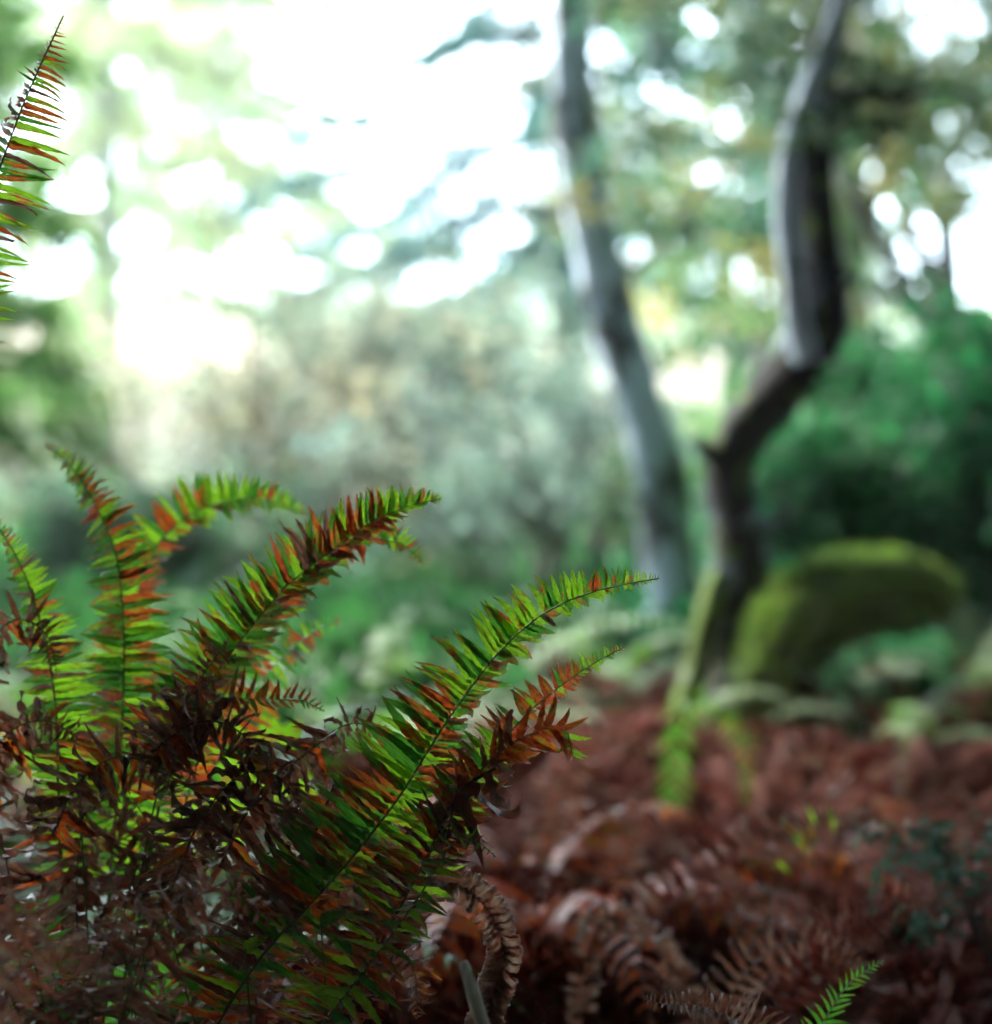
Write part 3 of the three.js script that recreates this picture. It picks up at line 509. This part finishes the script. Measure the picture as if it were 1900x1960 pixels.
// ------------------------------------------------------------------ ferns of the forest floor, blurred by the lens
reseed(300);
for (const [vx, d, n, sc, lab] of [[700, 4.6, 11, 0.85, 'green sword fern below the twiggy bush, left of centre'], [900, 5.2, 11, 0.95, 'green sword fern behind the tip of the sharp frond'], [1120, 5.6, 10, 0.9, 'green sword fern left of the lichened trunk'], [1260, 4.9, 9, 0.7, 'small green fern at the foot of the lichened trunk'],
  [1560, 5.6, 10, 0.8, 'green fern under the arched mossy limb'], [1720, 4.9, 11, 0.8, 'green fern right of the crooked tree'], [1860, 5.6, 11, 1.0, 'green fern at the right edge beyond the bracken'], [520, 5.6, 9, 0.9, 'green fern behind the rust-red fern, left'], [60, 5.2, 10, 0.9, 'green fern behind the upright fern at the left edge'], [300, 6.4, 10, 1, 'green fern in the gap right of the upright fern'], [1500, 7, 9, 1, 'green fern behind the crooked tree']])
  blurFern('sword_fern', lab, 'blurred green ferns on the forest floor', onGround(vx, d), [['green', 1]], n, sc, Math.round(vx + d * 10));
for (let i = 0; i < 62; i++) {
  const vx = rr(880, 2000), d = 2.5 + Math.pow(R(), 1.1) * 3.6, p = onGround(vx, d);
  const row = d < 3.2 ? 'close to the bottom edge' : d < 4.4 ? 'midway up the bracken' : 'far back in the bracken', col = vx < 1200 ? 'right of the sharp fern' : vx < 1550 ? 'below the crooked tree' : 'towards the right edge';
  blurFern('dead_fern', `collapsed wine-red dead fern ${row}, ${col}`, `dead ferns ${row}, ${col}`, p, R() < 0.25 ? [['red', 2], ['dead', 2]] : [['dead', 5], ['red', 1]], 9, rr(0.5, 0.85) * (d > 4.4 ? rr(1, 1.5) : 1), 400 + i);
}
for (let i = 0; i < 16; i++) {
  const vx = rr(-100, 900), d = rr(2.5, 4.4), p = onGround(vx, d);
  const side = vx < 300 ? 'behind the upright fern' : vx < 600 ? 'behind the rust-red fern' : 'behind the sharp fern';
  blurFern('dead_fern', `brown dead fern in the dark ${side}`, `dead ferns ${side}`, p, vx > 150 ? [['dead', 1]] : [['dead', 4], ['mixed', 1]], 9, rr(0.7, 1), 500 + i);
}
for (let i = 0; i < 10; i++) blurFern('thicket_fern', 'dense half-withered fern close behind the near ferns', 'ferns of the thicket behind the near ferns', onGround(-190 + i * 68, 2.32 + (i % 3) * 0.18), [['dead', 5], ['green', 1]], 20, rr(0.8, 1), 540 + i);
blurFern('red_fern', 'orange-red withered fern, brightest of the blurred bracken', null, onGround(1000, 3.0), [['rusty', 1]], 14, 1.4, 601);

{ // low green growth
  const g = leafCloud([[0, 0.05, 0, 0.06, [1, 1, 1]]], 26, 0.05, { tone: 0.2 }), n = 5200, im = new THREE.InstancedMesh(g, M.leaf, n), m = new THREE.Matrix4(), q = new THREE.Quaternion(); reseed(720);
  for (let i = 0; i < n; i++) {
    const d = 4.6 + Math.pow(R(), 1.2) * 11, x = rr(-0.33, 0.36) * d; if ((x > 0 && d < 5.9) || fbm(x * 0.9 + 5, d * 0.9) < 0.4) { i--; continue; }
    q.setFromEuler(new THREE.Euler(gauss() * 0.3, rr(0, 6.3), gauss() * 0.3)); m.compose(V3(x, gh(x, -d) + rr(0, 0.08), -d), q, V3(1, rr(0.8, 2.2), 1).multiplyScalar(rr(0.8, 1.7))); im.setMatrixAt(i, m);
    const c = vary(x > 0.03 * d ? [0.015, 0.12, 0.035] : [0.03, 0.115, 0.03], 0.25); im.setColorAt(i, new THREE.Color(...c));
  }
  im.name = 'ground_cover'; im.castShadow = im.receiveShadow = true; tag(im, 'low green leafy growth covering the forest floor behind the ferns', 'ground cover', null, 'stuff'); scene.add(im);
}
{ // leaf litter
  const g = leafletGeo(35, { segs: 3, w: 0.55, bend: 0.8, fold: 0.4 }), n = 5200, im = new THREE.InstancedMesh(g, M.carpet, n), m = new THREE.Matrix4(), q = new THREE.Quaternion(); reseed(700);
  for (let i = 0; i < n; i++) {
    const d = 1.4 + Math.pow(R(), 1.3) * 6.5, x = rr(-0.36, 0.36) * d + gauss() * 0.4, z = -d; q.setFromEuler(new THREE.Euler(-Math.PI / 2 + gauss() * 0.5, gauss() * 0.5, rr(0, 6.3)));
    m.compose(V3(x, gh(x, z) + rr(0.005, 0.04), z), q, V3(1, 1, 1).multiplyScalar(rr(0.03, 0.07))); im.setMatrixAt(i, m);
    const k = rr(0.5, 1.3); im.setColorAt(i, new THREE.Color(k, k * rr(0.7, 1), k * rr(0.6, 0.9)));
  }
  im.name = 'fallen_leaves'; im.castShadow = im.receiveShadow = true; tag(im, 'brown fallen leaves littering the forest floor', 'leaf litter', null, 'stuff'); scene.add(im);
}

// ------------------------------------------------------------------ the near ferns, leaflet by leaflet
const F = 1.9;
const live = (rust, mixed = 0.4) => pick(['brown', rust * 0.25], ['rust', rust], ['mixed', mixed], ['green', 1]);
{ // the sharp fern of the middle
  const f = thing('sharp_fern', 'sharp green fern with rust-red leaflets in the centre foreground', 'fern', onGround(330, 1.95));
  frond(f, 'frond', [[330, 2480, 1.95], [380, 2050, 1.92], [500, 1832, F], [600, 1725, F], [700, 1610, F], [775, 1510, F], [830, 1420, F], [900, 1318, F], [965, 1238, F], [1050, 1168, F], [1150, 1128, F], [1262, 1107, F]],
    { n: 98, len: 0.074, t0: 0.32, width: 0.9, prof: (s) => Math.min(1, 0.8 + s) * Math.min(1, Math.pow((1 - s) / 0.55, 0.75) + 0.03), aL: 8, aR: -58, sweep: [-0.12, 0.42], rad: 0.0019, sd: 1, cls: pick(['brown', (s) => s < 0.25 ? 0.2 : 0.02], ['rust', (s) => s < 0.3 ? 0.2 : s < 0.62 ? 0.06 : 0.02], ['mixed', (s) => s < 0.7 ? 0.6 : 0.35], ['green', 1]) });
  frond(f, 'frond', [[330, 2480, 1.95], [480, 2150, 1.95], [645, 1911, 1.93], [773, 1722, 1.92], [853, 1581, F], [925, 1470, F], [1000, 1375, F], [1090, 1300, F], [1150, 1262, F], [1197, 1238, F]],
    { n: 80, len: 0.058, t0: 0.36, aL: 20, aR: -50, sweep: [-0.1, 0.45], rad: 0.0017, sd: 2, cls: pick(['brown', (s) => s < 0.6 ? 0.25 : 0.02], ['rust', (s) => s > 0.9 ? 0.1 : s > 0.7 ? 0.6 : 0.25], ['mixed', 0.35], ['green', 1]), roll: 0.6 });
  frond(f, 'frond', [[330, 2480, 1.95], [560, 2100, 1.9], [760, 1750, 1.88], [860, 1560, 1.88], [940, 1455, 1.88], [1000, 1412, 1.88], [1050, 1392, 1.88], [1085, 1400, 1.88], [1098, 1452, 1.88]],
    { n: 38, len: 0.042, t0: 0.4, prof: (s) => Math.min(1, Math.pow((1 - s) / 0.2, 0.6) + 0.1), aL: 30, aR: -20, sweep: [0.2, 0.9], rad: 0.0015, sd: 3, stem: M.rachisDead, cls: pick(['green', (s) => s > 0.93 ? 0.7 : 0], ['rust', (s) => s > 0.6 ? 0.92 : 0.5], ['brown', 1]), roll: 0.8, jit: 0.25 });
  frond(f, 'frond', [[330, 2480, 1.95], [520, 2120, 1.88], [620, 1960, 1.86], [720, 1830, 1.86], [800, 1720, 1.86], [850, 1640, 1.86], [880, 1600, 1.86], [915, 1610, 1.86], [950, 1640, 1.86]],
    { n: 30, len: 0.055, t0: 0.4, aL: 40, aR: -20, sweep: [0, 0.4], rad: 0.0015, sd: 4, cls: live(0.15, 0.35), sag: 0.3, roll: 0.7, jit: 0.2 });
  for (const [k, pts, o] of [
    [31, [[950, 1470, 1.87], [915, 1490, 1.87], [880, 1515, 1.87], [862, 1575, 1.87], [852, 1640, 1.87]], { n: 8, len: 0.075, sag: 0.9, aL: 20, aR: -30 }],
    [32, [[640, 1720, 1.97], [700, 1625, 1.97], [770, 1560, 1.97], [810, 1580, 1.97], [830, 1640, 1.97]], { n: 22, len: 0.065, sag: 0.6 }],
    [33, [[640, 1500, 1.95], [600, 1600, 1.93], [540, 1680, 1.92], [480, 1760, 1.92], [455, 1860, 1.9]], { n: 26, len: 0.06 }],
    [34, [[420, 1660, 1.97], [490, 1530, 1.97], [590, 1440, 1.97], [670, 1385, 1.97], [745, 1400, 1.97]], { n: 30, len: 0.075, sag: 0.5 }],
    [35, [[770, 1765, 1.98], [800, 1715, 1.98], [845, 1690, 1.98], [900, 1705, 1.98], [945, 1760, 1.98], [966, 1830, 1.98], [950, 1890, 1.98], [925, 1970, 1.98]], { n: 34, len: 0.03, set: 'braid', aL: 50, aR: 50, sweep: [0.5, 0.6], jit: 0.14, roll: 0.2, drop: 0.06, prof: () => 1, width: 1.3 }],
    [36, [[600, 1960, 1.96], [680, 1850, 1.96], [740, 1800, 1.96], [790, 1850, 1.96], [800, 1950, 1.96]], { n: 24, len: 0.06, sag: 0.5 }]])
    frond(f, 'dead_frond', pts, { dead: true, cls: o.set ? () => o.set : pick(['rust', 0.1], ['brown', 0.4], ['curled', 1]), roll: 1, jit: 0.3, aL: 15, aR: -15, sweep: [-0.1, 0.2], rad: 0.0014, sd: k, ...o });
}
{ // the rust-red fern
  const f = thing('rusty_fern', 'rust-red and green fern left of centre with two spread tips', 'fern', onGround(180, 2.05));
  const D = 2.02;
  frond(f, 'frond', [[180, 2420, 2.05], [260, 1800, D], [330, 1450, D], [400, 1310, D], [470, 1215, D], [555, 1115, D], [635, 1055, D], [710, 1000, D], [780, 968, D], [846, 954, D]],
    { n: 84, len: 0.056, prof: (s) => Math.min(1, Math.pow((1 - s) / 0.42, 0.7) + 0.03), t0: 0.56, aL: 10, aR: -62, sweep: [0.05, 0.75], sd: 11, rad: 0.0018, cls: pick(['brown', 0.1], ['rust', (s) => s > 0.85 ? 0.03 : s > 0.5 ? 0.3 : 0.08], ['mixed', 0.45], ['green', 1]), roll: 0.6 });
  frond(f, 'frond', [[180, 2420, 2.05], [300, 1750, D], [420, 1350, D + 0.06], [520, 1180, D + 0.06], [605, 1080, D + 0.06], [680, 1035, D + 0.06], [760, 1035, D + 0.06], [812, 1078, D + 0.06]],
    { n: 64, len: 0.044, prof: (s) => Math.min(1, Math.pow((1 - s) / 0.4, 0.7) + 0.03), t0: 0.6, aL: 15, aR: -55, sweep: [0.05, 0.5], sd: 12, cls: pick(['rust', (s) => s > 0.85 ? 0.1 : 0.45], ['mixed', 0.5], ['green', 1]), roll: 0.5 });
  frond(f, 'frond', [[180, 2420, 2.05], [250, 1800, 2.0], [320, 1460, 2.0], [380, 1360, 2.0], [440, 1335, 2.0], [510, 1340, 2.0], [575, 1338, 2.0], [622, 1362, 2.0]],
    { n: 30, len: 0.046, t0: 0.66, aL: 5, aR: -55, sweep: [0.15, 0.6], sd: 13, cls: pick(['mixed', (s) => s > 0.6 ? 0.45 : 0.2], ['rust', 1]), roll: 0.3 });
  frond(f, 'frond', [[180, 2420, 2.05], [300, 1800, 2.2], [400, 1500, 2.22], [480, 1330, 2.22], [560, 1240, 2.22], [625, 1195, 2.22], [655, 1190, 2.22]],
    { n: 34, len: 0.06, t0: 0.55, aL: 15, aR: -20, sweep: [0, 0.4], sd: 14, cls: live(0.25, 0.45), sag: 0.3 });
  for (const [k, pts, o] of [
    [41, [[300, 1480, 1.97], [340, 1370, 1.97], [390, 1290, 1.97], [430, 1245, 1.97], [450, 1270, 1.97]], { n: 22, len: 0.05 }],
    [42, [[290, 1440, 1.95], [370, 1385, 1.95], [430, 1385, 1.95], [475, 1420, 1.95], [480, 1480, 1.95]], { n: 26, len: 0.055, sag: 0.3 }],
    [43, [[100, 1600, 1.97], [150, 1500, 1.97], [220, 1450, 1.97], [300, 1470, 1.97], [340, 1540, 1.97]], { n: 28, len: 0.06, sag: 0.4 }],
    [44, [[330, 1700, 1.93], [390, 1560, 1.93], [470, 1480, 1.93], [540, 1490, 1.93], [580, 1560, 1.93]], { n: 28, len: 0.06, sag: 0.5 }]])
    frond(f, 'dead_frond', pts, { dead: true, cls: pick(['rust', 0.18], ['brown', 0.35], ['curled', 1]), roll: 1, jit: 0.3, aL: 15, aR: -15, sweep: [-0.1, 0.2], rad: 0.0014, sd: k, ...o });
}
{ // the upright fern
  const f = thing('upright_fern', 'upright feathery fern at left, its tallest frond rusty at the tip', 'fern', onGround(170, 2.2));
  frond(f, 'frond', [[170, 2300, 2.2], [205, 1750, 2.14], [222, 1560, 2.12], [235, 1380, 2.1], [237, 1190, 2.1], [222, 1060, 2.12], [180, 960, 2.15], [135, 890, 2.18], [85, 850, 2.2]],
    { n: 84, len: 0.064, t0: 0.42, aL: -40, aR: 12, sweep: [-0.05, 0.5], sd: 21, rad: 0.0021, cls: pick(['rust', (s) => s > 0.6 ? 0.18 : 0.05], ['mixed', 0.5], ['green', 1]), sag: 0.08 });
  frond(f, 'frond', [[170, 2300, 2.2], [210, 1750, 2.25], [235, 1350, 2.28], [270, 1110, 2.28], [325, 1015, 2.28], [410, 965, 2.28], [500, 955, 2.28], [592, 985, 2.28]],
    { n: 70, len: 0.042, prof: (s) => Math.min(1, Math.pow((1 - s) / 0.35, 0.7) + 0.03), t0: 0.58, aL: 5, aR: -55, sweep: [0.1, 0.25], sd: 22, cls: pick(['rust', (s) => s > 0.3 && s < 0.65 ? 0.35 : 0.05], ['mixed', 0.2], ['green', 1]) });
  frond(f, 'frond', [[170, 2300, 2.2], [120, 1750, 2.1], [112, 1500, 2.08], [105, 1330, 2.08], [75, 1180, 2.08], [35, 1070, 2.08], [-20, 985, 2.08]],
    { n: 62, len: 0.056, t0: 0.5, aL: -45, aR: 15, sweep: [0, 0.4], sd: 23, rad: 0.0022, stem: M.rachisRed, cls: live(0.12, 0.3), sag: 0.1 });
  for (const [k, pts, o] of [
    [51, [[-60, 1330, 2.05], [-10, 1215, 2.05], [40, 1185, 2.05], [90, 1215, 2.05], [110, 1290, 2.05]], { n: 26, len: 0.05, sag: 0.2 }],
    [52, [[-40, 1500, 2.02], [20, 1400, 2.02], [90, 1380, 2.02], [160, 1420, 2.02]], { n: 24, len: 0.055, sag: 0.4 }]])
    frond(f, 'dead_frond', pts, { dead: true, cls: pick(['rust', 0.15], ['brown', 0.4], ['curled', 1]), roll: 1, jit: 0.3, aL: 15, aR: -15, sweep: [-0.1, 0.2], rad: 0.0014, sd: k, ...o });
}
{ // tip in the upper left corner
  const f = thing('tall_fern', 'tall fern frond entering at the upper left corner, dark red tip', 'fern', onGround(-420, 1.8));
  frond(f, 'frond', [[-420, 2760, 1.8], [-330, 1900, 1.86], [-230, 1200, 1.9], [-130, 750, 1.91], [-55, 480, 1.91], [8, 300, 1.91], [45, 200, 1.91], [85, 110, 1.91], [122, 30, 1.91]],
    { n: 54, len: 0.054, t0: 0.7, width: 0.6, aL: -66, aR: 12, sweep: [0.2, 0.15], sd: 25, rad: 0.0021, stem: M.rachisRed, cls: pick(['rust', (s) => s > 0.92 ? 0.95 : 0.25], ['brown', (s) => s > 0.55 ? 0.18 : 0.05], ['mixed', (s) => s > 0.5 ? 0.9 : 0.1], ['green', 1]), roll: 0.9, prof: (s) => Math.min(1, Math.pow((1 - s) / 0.33, 0.8)) });
}
// near dim fronds filling the lower left
reseed(900);
for (const [i, vx, d] of [[0, -120, 1.55], [1, 130, 1.72]]) {
  const f = thing('low_fern', ['low fern in the black lower left corner', 'low dark fern at the bottom edge, left'][i], 'fern', onGround(vx, d));
  for (let k = 0; k < 6; k++) {
    const top = rr(1700, 1840), dx = (k - 2.5) * 75 + gauss() * 30, dd = d + gauss() * 0.1, dead = R() < 0.8, s = seed;
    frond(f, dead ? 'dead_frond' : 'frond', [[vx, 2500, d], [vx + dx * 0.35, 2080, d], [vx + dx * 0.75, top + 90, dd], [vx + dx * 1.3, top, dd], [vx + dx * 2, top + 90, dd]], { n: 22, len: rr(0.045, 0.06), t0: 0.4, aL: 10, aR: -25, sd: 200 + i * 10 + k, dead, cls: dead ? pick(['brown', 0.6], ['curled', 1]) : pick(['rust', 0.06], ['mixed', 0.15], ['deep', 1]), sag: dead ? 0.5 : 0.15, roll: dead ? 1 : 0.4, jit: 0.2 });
    seed = s;
  }
}
for (const [i, vx, label] of [[0, 130, 'withered brown fern hanging between the upright and rust-red ferns'], [1, 480, 'withered brown fern hanging under the sharp frond']]) {
  const f = thing('withered_fern', label, 'fern', onGround(vx, 2.02));
  for (let k = 0; k < 6; k++) {
    reseed(1500 + i * 20 + k); const x0 = vx + (k - 2.5) * 85 + gauss() * 20, top = rr(1480, 1620) + i * 60, sg = k < 3 ? -1 : 1, d = rr(1.95, 2.1), run = rr(60, 120) * sg;
    frond(f, 'dead_frond', [[vx, 2400, 2.02], [vx + (x0 - vx) * 0.5, 1950, 2.02], [x0, top + 40, d], [x0 + run * 0.6, top, d], [x0 + run * 1.2, top + 90, d], [x0 + run * 1.5, top + 240, d]], { n: 25, len: rr(0.05, 0.065), t0: 0.38, dead: true, cls: pick(['rust', 0.1], ['brown', 0.4], ['curled', 1]), aL: 15, aR: -15, sweep: [-0.1, 0.2], sag: 0.45, roll: 1, jit: 0.3, sd: 260 + i * 10 + k });
  }
}
// single fronds of the blurred bracken that stand out
function lone(name, label, pts, o, ox = 0) {
  const d = pts[0][2], f = thing(name, label, 'fern', onGround(pts[0][0], d));
  frond(f, o.dead ? 'dead_frond' : 'frond', [[pts[0][0] + ox, 780 + 0.9 / d / K, d], ...pts], { t0: 0.3, ...o }); return f;
}
lone('braided_frond', 'tan dead frond curling like a braid near the bottom, right of centre', [[1120, 1850, 2.5], [1160, 1752, 2.5], [1215, 1772, 2.5], [1265, 1820, 2.5], [1310, 1890, 2.5], [1345, 1980, 2.5]], { n: 36, len: 0.034, dead: true, cls: pick(['curled', 0.35], ['braid', 1]), drop: 0.15, aL: 40, aR: 40, sweep: [0.4, 0.5], jit: 0.28, roll: 0.5, prof: () => 1, sd: 61, width: 1.3 });
lone('leaning_frond', 'brown dead frond rising to the right through the dim bracken', [[1150, 1860, 2.75], [1240, 1765, 2.75], [1340, 1690, 2.75], [1450, 1600, 2.75], [1560, 1500, 2.75]], { n: 34, len: 0.07, dead: true, cls: pick(['wine', 0.6], ['brown', 1]), aL: 10, aR: -40, sd: 62, roll: 0.8 });
lone('arching_frond', 'yellow-green frond arching low in the right-hand bracken', [[1470, 1740, 2.75], [1490, 1640, 2.75], [1550, 1580, 2.75], [1610, 1565, 2.75], [1650, 1580, 2.75]], { n: 22, len: 0.036, t0: 0.66, cls: pick(['mixed', 0.3], ['brown', 1]), aL: 10, aR: -20, sd: 63, sag: 0.3 });
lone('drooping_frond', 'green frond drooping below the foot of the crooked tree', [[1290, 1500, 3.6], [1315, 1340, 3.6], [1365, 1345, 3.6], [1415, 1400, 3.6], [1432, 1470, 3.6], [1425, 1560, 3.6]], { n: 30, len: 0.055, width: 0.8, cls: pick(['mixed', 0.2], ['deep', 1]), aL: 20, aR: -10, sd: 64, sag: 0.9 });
lone('comb_frond', 'dead comb-like frond at the bottom edge, right of centre', [[1480, 2010, 2.0], [1400, 1948, 2.0], [1330, 1925, 2.0], [1270, 1922, 2.0], [1222, 1908, 2.0]], { n: 28, len: 0.036, dead: true, cls: () => 'brown', aL: 60, aR: 0, sweep: [-0.1, 0.2], sd: 65, t0: 0.55 });
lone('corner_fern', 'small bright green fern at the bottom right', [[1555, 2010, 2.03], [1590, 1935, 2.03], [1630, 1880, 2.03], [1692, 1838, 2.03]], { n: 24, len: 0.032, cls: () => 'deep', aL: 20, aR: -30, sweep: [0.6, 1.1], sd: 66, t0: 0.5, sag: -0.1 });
lone('red_frond', 'dull red dead frond in the lower right bracken', [[1500, 1920, 2.5], [1590, 1810, 2.5], [1680, 1745, 2.5], [1760, 1720, 2.5], [1800, 1760, 2.5]], { n: 26, len: 0.07, dead: true, cls: () => 'wine', aL: 30, aR: -10, sweep: [0.5, 0.7], sd: 67, sag: 0.3 });
lone('tan_frond', 'tan-tipped dead frond standing right of the sharp fern', [[1180, 1760, 3.0], [1195, 1640, 3.0], [1215, 1560, 3.0], [1235, 1510, 3.0], [1262, 1492, 3.0]], { n: 24, len: 0.06, dead: true, cls: pick(['brown', 0.7], ['curled', 1]), aL: 20, aR: -20, sd: 71, roll: 0.8 });
lone('upright_dead_frond', 'upright dead frond near the right edge of the bracken', [[1800, 1800, 3.1], [1815, 1650, 3.1], [1830, 1540, 3.1], [1850, 1470, 3.1]], { n: 28, len: 0.06, dead: true, cls: pick(['brown', 0.6], ['wine', 1]), aL: 10, aR: -20, sd: 72, roll: 0.8 });
lone('dusty_frond', 'mauve-brown dead frond just right of the drooping orange tip', [[1060, 1640, 3.3], [1085, 1500, 3.3], [1130, 1420, 3.3], [1190, 1410, 3.3], [1240, 1470, 3.3]], { n: 26, len: 0.08, dead: true, cls: pick(['brown', 0.4], ['curled', 1]), aL: 10, aR: -20, sd: 73, roll: 0.8, sag: 0.3 });
lone('low_frond', 'pale brown dead frond lying across the bottom right', [[1380, 1960, 2.4], [1440, 1850, 2.4], [1530, 1800, 2.4], [1620, 1830, 2.4], [1690, 1890, 2.4]], { n: 26, len: 0.05, dead: true, cls: pick(['brown', 0.7], ['curled', 1]), aL: 20, aR: -20, sd: 74, roll: 0.7 });
lone('fallen_frond', 'brown dead frond leaning left below the mossy limb', [[1700, 1640, 3.6], [1680, 1520, 3.6], [1620, 1450, 3.6], [1540, 1430, 3.6], [1480, 1470, 3.6]], { n: 26, len: 0.09, dead: true, cls: pick(['wine', 0.5], ['brown', 1]), aL: 20, aR: -20, sd: 75, roll: 0.7, sag: 0.3 });
leafyTree('heather_bush', 'grey-green lichened bush at the right edge low down', 'bush', onGround(2080, 2.6), { sd: 41, h: 0.5, stems: 4, rad: 0.008, cols: [[0.03, 0.09, 0.05], [0.04, 0.08, 0.05]], per: 8, leaf: 0.02, r: 0.03, depth: 4, kids: 3, bark: M.twig });
{ // bramble leaves behind the rust-red fern
  const b = onGround(400, 2.45), f = thing('bramble_plant', 'bramble with broad bright green leaves behind the brown fronds', 'plant', b); reseed(1200);
  const leafShape = (() => { const g = leafletGeo(3, { segs: 8, w: 0.75, bend: 0.4, fold: 0.25, ear: 0 }); return g; })();
  const st = [[400, 1750, 2.45], [400, 1560, 2.4], [440, 1470, 2.38], [540, 1440, 2.38], [580, 1470, 2.38]].map((p) => at(...p).sub(b)); st.unshift(V3(0, -0.02, 0));
  mesh('stem', tube(st, (t) => 0.003 * (1.1 - 0.7 * t), { rings: 24, radial: 5 }), M.rachis, f);
  for (const [x, y, a] of [[400, 1470, 2.6], [430, 1520, -0.9], [380, 1540, 3.6], [470, 1450, 1.2], [500, 1490, -0.6], [540, 1430, 0.9], [570, 1480, -0.8], [350, 1500, 2.9], [440, 1570, -1.3], [520, 1420, 1.8]]) {
    const q = mesh('leaf', leafShape, M.live, f); q.position.copy(at(x, y, 2.36 + rr(0, 0.08)).sub(b)); q.rotation.set(gauss() * 0.5, gauss() * 0.6, a + gauss() * 0.2); q.scale.setScalar(rr(0.035, 0.05));
  }
}
{ // seedling leaves in the dark
  let k = 0;
  for (const [x, y, d, a, L, lab] of [[470, 1815, 1.88, 0.6, 0.028, 'single pale green leaf lying in the dark below the sharp frond'], [150, 1480, 1.98, 0.1, 0.04, 'dark teal leaf among brown fronds at left'], [240, 1775, 1.85, 0.9, 0.016, 'tiny yellow leaf in the black lower left'], [615, 1765, 1.87, 0.5, 0.03, 'glossy blue-green leaf under the sharp frond']]) {
    const p = at(x, y, d), t = thing('seedling', lab, 'plant', onGround(x, d)), q = p.clone().sub(t.position);
    mesh('stem', tube([V3(0, -0.01, 0), V3(q.x * 0.3 + 0.01, q.y * 0.5, q.z * 0.5), q], (s) => 0.0012 * (1.2 - 0.5 * s), { rings: 14, radial: 4 }), M.rachis, t);
    const l = mesh('leaf', leafletGeo([1, 4, 21, 5][k++], { segs: 10, w: 0.42, bend: 0.6, fold: 0.3, ear: 0 }), M.live, t); l.position.copy(q); l.rotation.set(-0.5, 0.2, a); l.scale.setScalar(L);
  }
}
{ // pale stick
  const pts = [[990, 2500, 1.72], [958, 2150, 1.72], [930, 1990, 1.72], [905, 1900, 1.72], [887, 1842, 1.72]].map((p) => at(...p)), b = onGround(990, 1.72), f = thing('bleached_stick', 'pale bleached stick poking up at the bottom edge', 'stick', b);
  mesh('shaft', tube(pts.map((p) => p.sub(b)), ramp([[0, 0.009], [0.7, 0.0075], [0.93, 0.0058], [1, 0.004]]), { rings: 40, radial: 9, rough: 0.12, sd: 44 }), barkMat(0.5, [0.42, 0.37, 0.26], [0.62, 0.58, 0.46]), f);
}

renderer.setSize(992, 1024);
renderer.render(scene, camera);
